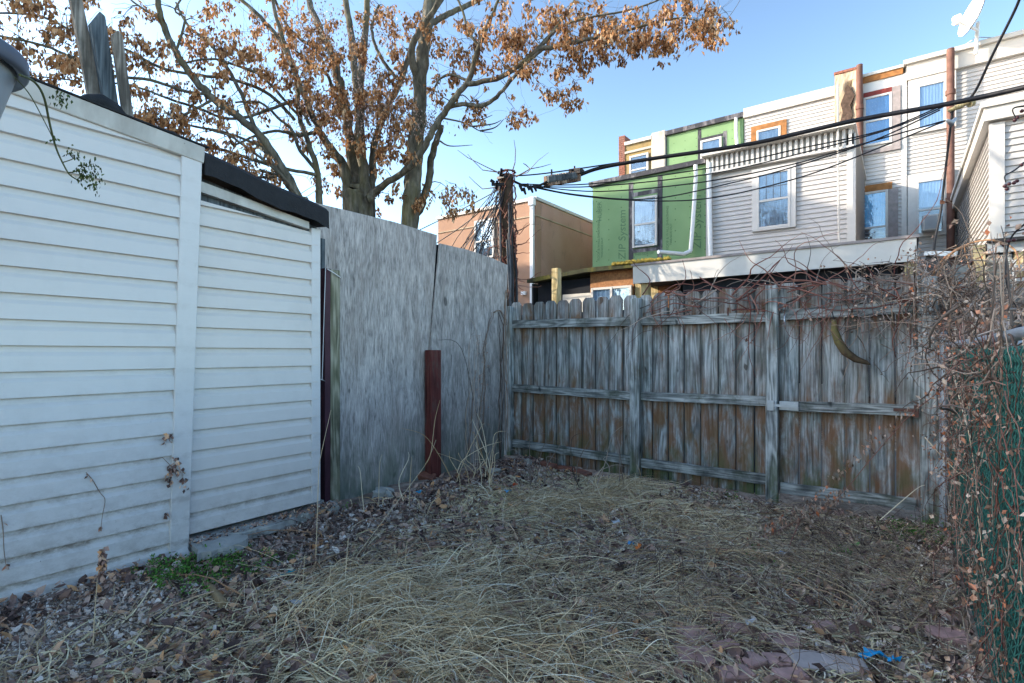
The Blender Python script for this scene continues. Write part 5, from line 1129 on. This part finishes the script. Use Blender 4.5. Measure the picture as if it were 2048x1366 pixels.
# brambles and twigs lying about
def sticks(n, reg, L, Rr, m, name, label, arch, K=7, k3=3):
    g = MB()
    for _ in range(n):
        (u, v), s_ = random.choice(reg); c = cpt(u, v); x, y = c[0]+random.gauss(0, s_), c[1]+random.gauss(0, s_*.8)
        if not (-3.35 < x < .22 and y < 4.95): continue
        l = random.uniform(*L); a = random.uniform(0, 6.28); ar = random.uniform(0, arch); pts = []; z0 = random.uniform(.005, .05)
        for k in range(K+1):
            a += random.gauss(0, .16); x2 = min(.24, max(-3.38, x)); y2 = min(4.97, y); pts.append((x2, y2, float(gz(x2, y2))+z0+ar*math.sin(math.pi*k/K)+random.uniform(0, .006))); x += math.cos(a)*l/K; y += math.sin(a)*l/K
        r = random.uniform(*Rr); g.tube(pts, taper(K+1, r, r*.45), k3, False)
    return tag(g.build(name, m), label, 'twigs', kind='stuff')
rightreg = [((1500, 1120), .45), ((1650, 1180), .4), ((1750, 1120), .35), ((1400, 1200), .45), ((1850, 1200), .3), ((1550, 1040), .4), ((1300, 1250), .5), ((1700, 1060), .3)]
sticks(900, rightreg, (.15, .6), (.0012, .0026), mt['twig'], 'bramble_twigs', 'tangle of thin brown bramble twigs on the right of the yard', .16)
sticks(420, rightreg+[((900, 1250), .6), ((1100, 1150), .6), ((700, 1150), .5)], (.2, .8), (.0015, .0035), mt['reed'], 'fallen_stems', 'long pale broken stems strewn across the ground', .06)
sticks(260, [((600, 1080), .4), ((750, 1100), .5), ((1050, 1080), .6), ((1250, 1100), .5)], (.2, .6), (.0015, .003), mt['greyvine'], 'grey_twigs', 'grey twigs scattered near the plywood wall', .08)
sticks(75, [((900, 1200), .7), ((1250, 1150), .7), ((1000, 1080), .5), ((700, 1180), .4), ((1500, 1150), .5)], (.2, .7), (.003, .0055), speck('broken_canes', [(0, (.35, .2, .12)), (.5, (.6, .42, .28)), (1, (.75, .62, .46))]), 'broken_canes', 'thick broken tan canes lying across the straw', .05, K=4, k3=5)
# upright stems, each plant a thing
def stems(label, items, m, name='dry_stem_plant', leafy=None, group=None):
    c = items[0][0]; t = thing(name, label, 'dry plant', at(c[0], c[1], c[2]), group); g = MB()
    for it in items:
        P = [at(*p) for p in it]; Q, q = cr(P, taper(len(P), .0032*it[0][2]/3, .0012), 5); g.tube(Q, q, 5)
    g.build('stems', mt[m], t)
    if leafy: array_mesh('dry_leaves', *leaves(leafy, .03, .008), mt['drybits'], t)
    return t
stems('long bowed brown cane rising from the litter up across the maroon post', [[(670, 1180, 3.0), (715, 1110, 3.2), (790, 1010, 3.5), (850, 930, 3.7), (872, 880, 3.8)], [(850, 930, 3.7), (862, 905, 3.7), (870, 840, 3.8), (880, 800, 3.8)]], 'reed')
stems('slim bare stem with one shrivelled dark leaf standing before the near shed', [[(186, 1290, 2.2), (190, 1220, 2.2), (196, 1150, 2.2), (207, 1095, 2.2)]], 'reed', leafy=None)
array_mesh('withered_leaf', *leaves([(at(204, 1100+k*7, 2.2), .004, 9) for k in range(8)], .026, .008), mt['litter'], bpy.data.objects['dry_stem_plant.001'])
stems('thin straight stem in front of the lower shed corner', [[(632, 1110, 3.1), (634, 1050, 3.1), (637, 960, 3.15), (640, 920, 3.15), (662, 820, 3.2)]], 'reed')
stems('group of upright broken canes left of the straw patch', [[(605, 1190, 2.75), (607, 1150, 2.75), (610, 1108, 2.75)], [(690, 1165, 2.8), (693, 1120, 2.8), (697, 1075, 2.8)], [(658, 1180, 2.75), (660, 1150, 2.75), (663, 1125, 2.75)], [(811, 1130, 3), (812, 1105, 3), (815, 1080, 3)], [(628, 1225, 2.6), (630, 1195, 2.6)]], 'reed')
def cluster_stems(label, us, n, dep, m, vt=(700, 850), vb=(930, 990)):
    it = []
    for _ in range(n):
        u = random.uniform(*us); d = dep+random.uniform(-.25, .25); b_ = random.uniform(*vb); t_ = random.uniform(*vt); k = random.gauss(0, 30)
        it.append([(u, b_, d), (u+k*.4+random.gauss(0, 5), b_*.6+t_*.4, d), (u+k+random.gauss(0, 6), t_+15, d), (u+k*1.5+random.gauss(0, 14), t_+random.uniform(-12, 20), d)])
    return stems(label, it, m)
cluster_stems('clump of tall wispy dry stems before the curved plywood sheet', (880, 990), 17, 4.7, 'reed', (830, 925), (940, 985))
cluster_stems('thin dark climbing stems on the curved plywood sheet', (930, 1000), 7, 5.2, 'greyvine', (640, 800), (930, 950))
cluster_stems('low dry stems poking up before the tall plywood sheet', (700, 860), 11, 4.0, 'reed', (900, 1000), (1000, 1040))
cluster_stems('sparse dry stems at the foot of the first fence bay', (1060, 1250), 12, 4.9, 'greyvine', (830, 920), (950, 1000))
cluster_stems('dry tuft of pale stalks beside the middle fence post', (1180, 1290), 16, 4.6, 'reed', (930, 980), (980, 1010))
g = MB(); t = thing('climbing_vine', 'dark dead vine climbing the right half of the curved plywood sheet', 'vine', on_x(965, 940, XP+.02))
for tr_ in (((955, 930), (960, 850), (968, 760), (966, 700), (972, 660), (985, 625)), ((995, 930), (1002, 820), (1000, 730), (1008, 660), (1000, 625)), ((935, 900), (940, 820), (950, 740)), ((985, 625), (1000, 622), (1012, 650)), ((1014, 580), (1008, 640), (1013, 720), (1010, 800), (1012, 900))):
    for k in range(2):
        P = [on_x(u+random.gauss(0, 3), v, XP+.025) for u, v in tr_]; Q, q = cr(P, taper(len(P), .007, .003)); g.tube([p+Vector((random.uniform(0, .015), random.gauss(0, .006), 0)) for p in Q], q, 4, False)
g.build('stem', mt['twig'], t)
array_mesh('dry_tendrils', *leaves([(on_x(966+random.gauss(0, 6), random.uniform(670, 900), XP+.03), .01, 7) for _ in range(50)], .016, .003), mt['drybits'], t)

# ------------------------------------------------------------------ vines over the fence and the heap
def vinething(label, name='dead_vine', loc=(0, 0, 0)): return thing(name, label, 'vine', loc)
t = vinething('bare reddish vine sprawling along the fence top between the middle post and the gate', loc=(-1.2, YF, 1.8)); g = MB(); g2 = MB(); lf = []
for i in range(70):
    x = px[1]+.05+(px[3]-px[1])*random.random()**.8; p = Vector((x, YF-.04-random.random()*.06, random.uniform(1.66, 1.9))); d = (random.gauss(0, 1), random.gauss(0, .22), random.gauss(.05, .35))
    Q = wander(p, d, random.uniform(.3, 1.1), .05, .16, random.uniform(-.03, .05)); (g if i % 3 else g2).tube(Q, taper(len(Q), random.uniform(.004, .008), .0015), 5, False)
    if random.random() < .3: lf.append((Q[len(Q)//2], .02, 5))
for i in range(46):
    x = px[1]+(px[3]-px[1])*random.random(); p = Vector((x, YF-.09, random.uniform(1.6, 1.8))); Q = wander(p, (random.gauss(0, .5), -.15, -1), random.uniform(.2, .7), .05, .2, .03)
    Q = [Vector((q.x, min(q.y, YF-.07), q.z)) for q in Q]; g.tube(Q, taper(len(Q), .0035, .001), 4, False)
for tr_ in (((1475, 600), (1520, 560), (1560, 520), (1540, 545), (1590, 560)), ((1480, 602), (1430, 575), (1398, 553)), ((1400, 555), (1440, 575), (1500, 575), (1560, 570)), ((1560, 575), (1530, 540), (1500, 520), (1478, 480)), ((1330, 590), (1370, 560), (1365, 520)), ((1340, 585), (1360, 575), (1352, 560)), ((1560, 570), (1600, 545), (1650, 565), (1700, 575)), ((1580, 572), (1620, 585), (1680, 600), (1760, 592)), ((1285, 590), (1300, 560), (1275, 535), (1262, 520)), ((1500, 590), (1515, 620), (1508, 645)), ((1530, 575), (1510, 600), (1520, 640), (1505, 660))):
    P = [on_y(u, v, YF-.1+random.uniform(-.1, .1)) for u, v in tr_]; Q, q = cr(P, taper(len(P), .007, .002)); g.tube(Q, q, 5, False)
g.build('stem', mt['redvine'], t); g2.build('stem', mt['greyvine'], t)
if lf: array_mesh('dry_leaves', *leaves(lf, .03, .01), mt['drybits'], t)
# heap
t = vinething('huge matted heap of dead grey-brown vines over the chain-link and gate post', 'vine_heap', (.3, 4.8, 1.4)); g = MB(); g2 = MB(); g3 = MB(); lf = []
for i in range(900):
    f = random.random()
    x = random.gauss(.36, .14) if f < .85 else random.uniform(-.35, .4); y = random.uniform(2.2, 5.15) if f > .6 else random.uniform(4.5, 5.3)
    if x < 0: y = random.uniform(4.9, 5.12)
    zc = 1.55 if y > 4.2 else 1.3; z = random.gauss(zc, .17 if y > 4.2 else .1)+(.16 if x < 0 else 0)
    if y < 4.2: x = random.gauss(.26, .06)
    Q = wander((x, y, z), (random.gauss(0, .5), random.gauss(0, 1), random.gauss(0, .6)), random.uniform(.15, .7), .05, .3, .02)
    xm = -.5 if f > .85 else (.27+random.random()*.1 if z < 1.45 else .08)
    Q = [Vector((max(q.x, xm), q.y if q.x > -.2 else min(q.y, 5.12), min(q.z, 1.98))) for q in Q]
    (g, g2, g3)[i % 3].tube(Q, taper(len(Q), random.uniform(.002, .0055), .001), 4, False)
    if random.random() < .35: lf.append((Q[-1], .03, random.randint(3, 9)))
g.build('stem', mt['greyvine'], t); g2.build('stem', mt['twig'], t); g3.build('stem', mt['twig'], t); array_mesh('dry_leaves', *leaves(lf, .021, .007, .5), mt['drybits'], t)
# arching thick stems above the heap
g = MB()
for tr_ in (((1870, 560), (1900, 510), (1940, 487), (1985, 480), (2010, 495)), ((1930, 600), (1945, 560), (1935, 520), (1928, 490)), ((1880, 540), (1910, 500), (1950, 490)), ((1960, 620), (1945, 580), (1950, 540), (1940, 505)), ((1985, 480), (2030, 500), (2042, 560)), ((1860, 560), (1885, 520), (1915, 500), (1960, 478))):
    P = [at(u, v, 4.0+random.uniform(-.2, .2)) for u, v in tr_]; Q, q = cr(P, taper(len(P), .01, .004)); g.tube(Q, q, 5, False)
g.build('arching_stem', speck('tan_stem', [(0, (.2, .11, .06)), (1, (.36, .22, .13))]), t)
# dry growth in front of the mesh
t = vinething('dry creeper curtain of thin stems and rusty leaves in front of the green mesh', 'dry_creeper', (.2, 3.8, 0)); g = MB(); g2 = MB(); lf = []
for i in range(330):
    y = random.uniform(1.9, 4.6); z = random.uniform(.1, 1.35); Q = wander((XC-.03, y, z), (0, random.gauss(0, 1), random.gauss(.05, .7)), random.uniform(.2, .8), .05, .25, .02)
    Q = [Vector((min(max(q.x, XC-.16), XC-.012), q.y, max(.02, min(q.z, 1.42)))) for q in Q]; (g if i % 2 else g2).tube(Q, taper(len(Q), random.uniform(.001, .0024), .0006), 4, False)
    if random.random() < .75: lf.append((Q[random.randrange(len(Q))], .022, random.randint(3, 9)))
g.build('stem', mt['twig'], t); g2.build('stem', mt['redvine'], t); array_mesh('dry_leaves', *leaves(lf, .02, .006, .6), mt['drybits'], t)
stems('two tall bare canes rising at the far right in front of the green mesh', [[(2005, 1400, 2.05), (1985, 1250, 2.1), (1968, 1130, 2.2), (1955, 1020, 2.3), (1948, 930, 2.4), (1925, 800, 2.6)], [(2015, 1400, 2.0), (2020, 1300, 2.0), (2030, 1150, 2.05), (2042, 1030, 2.1), (2046, 900, 2.1)], [(1850, 1400, 2.2), (1845, 1300, 2.4), (1820, 1250, 2.5), (1803, 1195, 2.7), (1830, 1130, 2.9), (1850, 1085, 3.1), (1880, 1080, 3.2)]], 'reed')
stems('long reddish arching runner from the gate top down to the straw', [[(1950, 690, 3.5), (1880, 780, 3.6), (1820, 830, 3.7), (1740, 920, 3.7), (1680, 990, 3.6), (1600, 1040, 3.5), (1520, 1075, 3.4), (1450, 1100, 3.3)], [(1600, 1040, 3.5), (1570, 1120, 3.3), (1580, 1160, 3.2)]], 'redvine', 'red_runner', leafy=[(at(1950-i*9, 700+i*8.2, 3.6), .02, 4) for i in range(40)]+[(at(1690-i*7, 985+i*3.4, 3.5), .02, 9) for i in range(34)])
stems('pale criss-crossing weed stalks with seed heads before the green mesh', [[(1850, 875, 3.2), (1900, 930, 3.0), (1960, 985, 2.8)], [(1905, 740, 2.9), (1925, 820, 2.8), (1950, 900, 2.6), (1990, 1000, 2.4)], [(1925, 775, 2.9), (1960, 765, 2.7), (2010, 790, 2.5), (2048, 830, 2.3)], [(1960, 820, 2.7), (2000, 800, 2.5), (2048, 790, 2.4)], [(1960, 990, 2.6), (1990, 900, 2.5), (2010, 850, 2.4), (2040, 800, 2.3)], [(1760, 1040, 3.4), (1830, 980, 3.4), (1850, 970, 3.4)]], 'reed', 'weed_stalks', leafy=[(at(u, v, 2.75), .022, 16) for u, v in ((1922, 775), (1925, 795), (1980, 745), (2015, 770), (2005, 890), (1950, 780), (1990, 800), (2030, 1010), (1900, 740), (1965, 655))])
# berry twigs at the right edge
t = thing('berry_twig', 'dark twig with hanging berries against the white house at the right edge', 'twig', at(2046, 470, 2.6)); g = MB(); bb = MB()
for tr_ in (((2060, 440, 2.5), (2020, 480, 2.6), (2012, 560, 2.6), (2035, 620, 2.6), (2050, 660, 2.5)), ((2050, 458, 2.5), (2030, 463, 2.6), (2005, 465, 2.6)), ((2048, 325, 2.6), (2030, 340, 2.6), (2010, 352, 2.6), (2012, 365, 2.6)), ((2048, 212, 2.6), (2030, 215, 2.6), (2025, 222, 2.6), (2032, 236, 2.6))):
    Q, q = cr([at(*p) for p in tr_], taper(len(tr_), .005, .002)); g.tube(Q, q, 5, False)
for u, v in ((2010, 372), (2018, 368), (2028, 366), (2034, 362), (2043, 330), (2008, 490), (2018, 482), (2028, 480), (2030, 240), (2035, 235), (2044, 222), (2014, 378)):
    p = at(u, v, 2.6); bb.tube([p+Vector((0, 0, .009)), p+Vector((0, 0, .006)), p, p-Vector((0, 0, .006)), p-Vector((0, 0, .009))], [.001, .007, .0095, .007, .001], 8)
g.build('stem', mt['cable'], t); bb.build('berries', plain('dark_berries', (.05, .015, .02), .4, .3), t)

# ------------------------------------------------------------------ slab, stones, bricks, rubbish
def rock(name, label, cat_, c, size, m, seed, rot=0, ex=.6, amp=1.0, sub=.55, group=None):
    rr = random.Random(seed); bm = bmesh.new(); bmesh.ops.create_icosphere(bm, subdivisions=3, radius=1)
    for v in bm.verts:
        n = v.co.normalized(); k = 1+amp*(.22*math.sin(n.x*3+seed)+.15*math.sin(n.y*5+seed*2)+.1*math.sin(n.z*7+n.x*4))+rr.uniform(-.03, .03)*min(1, amp*2)
        w_ = Vector([math.copysign(abs(a)**ex, a) for a in n])*k; v.co = Vector((w_.x*size[0], w_.y*size[1], w_.z*size[2]))
    bm.transform(Matrix.Rotation(rot, 4, 'Z')); me = bpy.data.meshes.new(name); bm.to_mesh(me); bm.free()
    for p in me.polygons: p.use_smooth = False
    o = bpy.data.objects.new(name, me); C.objects.link(o); me.materials.append(mt[m]); o.location = (c[0], c[1], float(gz(c[0], c[1]))+size[2]*sub+(c[2] if len(c) > 2 else 0))
    return tag(o, label, cat_, group)
# broken slab edge
def slab(label, pts, zt, th, seed):
    rr = random.Random(seed); P = [on_z(u, v, zt) for u, v in pts]; poly = []
    for i in range(len(P)):
        a, b = P[i], P[(i+1) % len(P)]
        for k in range(7): q = a.lerp(b, k/7); poly.append((q.x+rr.uniform(-.02, .02), q.y+rr.uniform(-.02, .02)))
    return tag(MB().prism(poly, 'z', zt-th, zt).build('concrete_slab', mt['concrete'], None, (P[0].x, P[0].y, zt-th), bevel=.008, seg=2), label, 'slab', 'broken concrete slabs along the lower shed')
slab('longer broken concrete slab along the foot of the lower shed', [(470, 1068), (560, 1045), (655, 1012), (640, 990), (520, 1000), (390, 1040), (400, 1060)], .155, .06, 1)
slab('nearer tilted concrete slab piece with a ragged dark gap beneath', [(378, 1062), (470, 1058), (500, 1078), (430, 1100), (392, 1108)], .15, .045, 2)
tag(MB().prism([(-4.2, 1.15), (-3.475, 1.15), (-3.46, 2.45), (-4.2, 2.45)], 'z', 0, .16).build('shed_base', mt['concrete'], None, (-3.8, 2, 0), bevel=.01), 'concrete base strip under the lower shed', 'slab')
rock('stone', 'grey pitted stone lying just past the slab end', 'stone', cpt(664, 1045), (.065, .045, .05), 'concrete', 3)
rock('stone', 'small pale rounded stone by the fence corner post', 'stone', cpt(1052, 940), (.05, .04, .04), 'cement', 5)
rock('stone', 'flat whitish stone lying by the foot of the curved plywood', 'stone', cpt(985, 960), (.09, .06, .03), 'cement', 7)
rock('stone', 'mossy dark stone at the foot of the tall plywood', 'stone', cpt(770, 1010), (.09, .06, .045), 'concrete', 9, .6)
def brick(label, u, v, rot, tilt=0, size=(.2, .095, .06), m='brick', z=None, group='old red bricks and brick pavers'):
    x, y = cpt(u, v); g = MB().box(-size[0]/2, size[0]/2, -size[1]/2, size[1]/2, -size[2]/2, size[2]/2)
    o = g.build('brick', mt[m], None, bevel=.008, seg=2); o.location = (x, y, float(gz(x, y))+(size[2]*.5 if z is None else z)); o.rotation_euler = (tilt, tilt*.5, rot); return tag(o, label, 'brick', group)
brick('red brick leaning at the foot of the dark red post', 850, 972, .3, .35)
brick('red brick lying at the fence base nearest the corner post', 1095, 942, -.1, .1)
brick('whole red brick in the middle of the row under the first fence bay', 1130, 943, .1, .0)
brick('red brick half sunk at the right of the row under the first fence bay', 1165, 950, -.3, .1)
pv = [(1440, 1238, .3, 'purplish paver at the upper left corner of the paved patch', .06), (1395, 1278, .5, 'wine-red paver at the left edge of the paved patch', .075), (1392, 1322, .2, 'wine-red paver below the left edge one', .075), (1472, 1262, .2, 'rosy paver just behind the torn white paper', .06), (1452, 1305, .6, 'small reddish paver in the middle of the patch', .05),
 (1560, 1288, .1, 'long rosy paver behind the pale pavers', .08), (1552, 1330, .15, 'reddish paver between the wine-red and the pale ones', .055), (1505, 1335, .7, 'broken brick piece near the picture bottom', .05), (1615, 1330, .1, 'pale greyish paver, left of the two pale ones', .075), (1690, 1338, .0, 'pale greyish paver, right of the two pale ones', .075), (1470, 1358, .4, 'brownish paver cut by the bottom edge', .065), (1580, 1362, .3, 'dull paver cut by the bottom edge under the pale ones', .06), (1895, 1262, -.2, 'dark red brick near the two tall canes', .08), (1650, 1252, .3, 'small worn paver showing through twigs', .045)]
mt['paver'] = plain('wine_red_paver', (.6, .36, .32), .9, .4, 16, dirt=(.4, .31, .28), bump=.4); mt['palepaver'] = plain('pale_paver', (.62, .53, .5), .9, .3, 9, dirt=(.4, .34, .31), bump=.4)
for i, (u, v, r_, l, sz) in enumerate(pv):
    x, y = cpt(u, v); rock('paver', l, 'paver', (x, y), (sz, sz*(.75+.15*math.sin(i)), .028), 'palepaver' if 'pale grey' in l else 'paver', i+20, r_+.35, ex=.25, amp=.25, sub=.35, group='old red bricks and brick pavers')
def scrap(name, label, cat_, u, v, size, c, seed, z=.03, asp=.6):
    rr = random.Random(seed); x, y = cpt(u, v); n = 10; vs = [(0, 0, z+.01)]
    for i in range(n): a = 2*math.pi*i/n; r = size*rr.uniform(.35, 1); vs.append((math.cos(a)*r, math.sin(a)*r*asp, z+rr.uniform(-.01, .02)))
    vs = [(p[0], p[1], p[2]) for p in vs]; g = MB().add(vs, [(0, i+1, (i+1) % n+1) for i in range(n)])
    o = g.build(name, plain('scrap_'+name+str(seed), c, .5, .15)); o.location = (x, y, float(gz(x, y))); o.rotation_euler = (0, 0, rr.uniform(0, 1)+.6)
    s_ = o.modifiers.new('solid', 'SOLIDIFY'); s_.thickness = .0015; return tag(o, label, cat_)
scrap('plastic_scrap', 'bright blue torn plastic scrap on the leaves at the lower right', 'plastic scrap', 1745, 1318, .075, (.02, .38, .75), 1, .045)
scrap('plastic_scrap', 'small bright blue scrap just right of the larger blue one', 'plastic scrap', 1788, 1332, .035, (.02, .38, .75), 2, .045)
scrap('teal_object', 'teal plastic piece half buried in leaves near the green weeds', 'plastic scrap', 582, 1160, .06, (.02, .25, .3), 3, .05, .45)
scrap('wrapper', 'blue and white snack wrapper piece in the straw, mid yard', 'wrapper', 1262, 1096, .03, (.06, .3, .6), 4, .05)
scrap('wrapper', 'orange wrapper piece just right of the blue one in mid yard', 'wrapper', 1278, 1108, .035, (.75, .22, .05), 5, .05)
scrap('paper_scrap', 'white crumpled paper on the straw before the middle fence post', 'paper', 1230, 1052, .06, (.65, .68, .72), 6, .06)
scrap('paper_scrap', 'white torn paper lying on the wine-red pavers', 'paper', 1497, 1272, .06, (.6, .62, .66), 7, .075)
scrap('wrapper', 'lime green wrapper in the twigs before the gate', 'wrapper', 1712, 1093, .05, (.3, .5, .18), 8, .05)
scrap('plastic_scrap', 'blue scrap near the dark red post foot', 'plastic scrap', 838, 1008, .045, (.03, .3, .5), 9, .04)
scrap('wrapper', 'orange-red scrap behind the straw near the fence corner', 'wrapper', 1030, 980, .045, (.65, .12, .04), 10, .05)
scrap('plastic_scrap', 'pale blue film scrap near the orange-red one', 'plastic scrap', 1015, 996, .05, (.15, .4, .6), 11, .05)
scrap('paper_scrap', 'bluish white paper half hidden under the twigs before the gate', 'paper', 1570, 1118, .08, (.35, .42, .52), 12, .05)
scrap('paper_scrap', 'whitish film among the leaves near the teal piece', 'paper', 1180+0, 1240, .04, (.45, .47, .5), 13, .05)
scrap('paper_scrap', 'small white shell-like scrap at the picture bottom', 'paper', 950, 1333, .03, (.7, .7, .66), 14, .05)
scrap('paper_scrap', 'pale scrap behind the small green weeds near the teal piece', 'paper', 600, 1225, .06, (.35, .38, .42), 15, .05)
# pale stick near the weeds
P = [on_z(u, v, z) for u, v, z in ((372, 1137, .06), (400, 1155, .06), (425, 1180, .05), (448, 1210, .035))]
Q, q = cr(P, [.006, .009, .02, .024]); tag(MB().tube(Q, q, 8).build('rotten_stick', plain('pale_wood', (.38, .27, .15), .8, .35, 20, bump=.4), None, P[0]), 'thick pale tapering stick lying over the green weeds', 'stick')
# debris caught on the shed corner
t = thing('leaf_clump', 'dry brown leaves snagged on the near shed corner trim', 'dead leaves', on_x(350, 930, XS1+.03))
array_mesh('leaves', *leaves([(on_x(u, v, XS1+.035), .013, n) for u, v, n in ((352, 920, 14), (347, 935, 14), (360, 940, 12), (340, 948, 8), (365, 955, 10), (335, 870, 7), (337, 880, 6), (341, 965, 6), (331, 1030, 5), (368, 970, 5))], .03, .01), mt['litter'], t)
MB().tube([on_x(u, v, XS1+.03) for u, v in ((300, 920), (325, 915), (345, 935), (355, 955))], .002, 4).build('stem', mt['twig'], t)
for i, (l, tr_) in enumerate([('thin dried creeper stuck on the near shed wall below its middle', ((172, 945), (185, 960), (200, 985), (210, 1000), (205, 1030), (202, 1055))), ('thin dried creeper stuck on the near shed wall at the left edge', ((2, 1030), (6, 1060), (8, 1100), (12, 1130)))]):
    Q, q = cr([on_x(u, v, XS1+.02) for u, v in tr_], taper(len(tr_), .0022, .0012)); t = thing('dried_creeper', l, 'vine', Q[0]); MB().tube(Q, q, 4).build('stem', mt['twig'], t)
    array_mesh('withered_tip', *leaves([(Q[-1], .004, 9), (Q[3], .006, 4)], .02, .005), mt['drybits'], t)
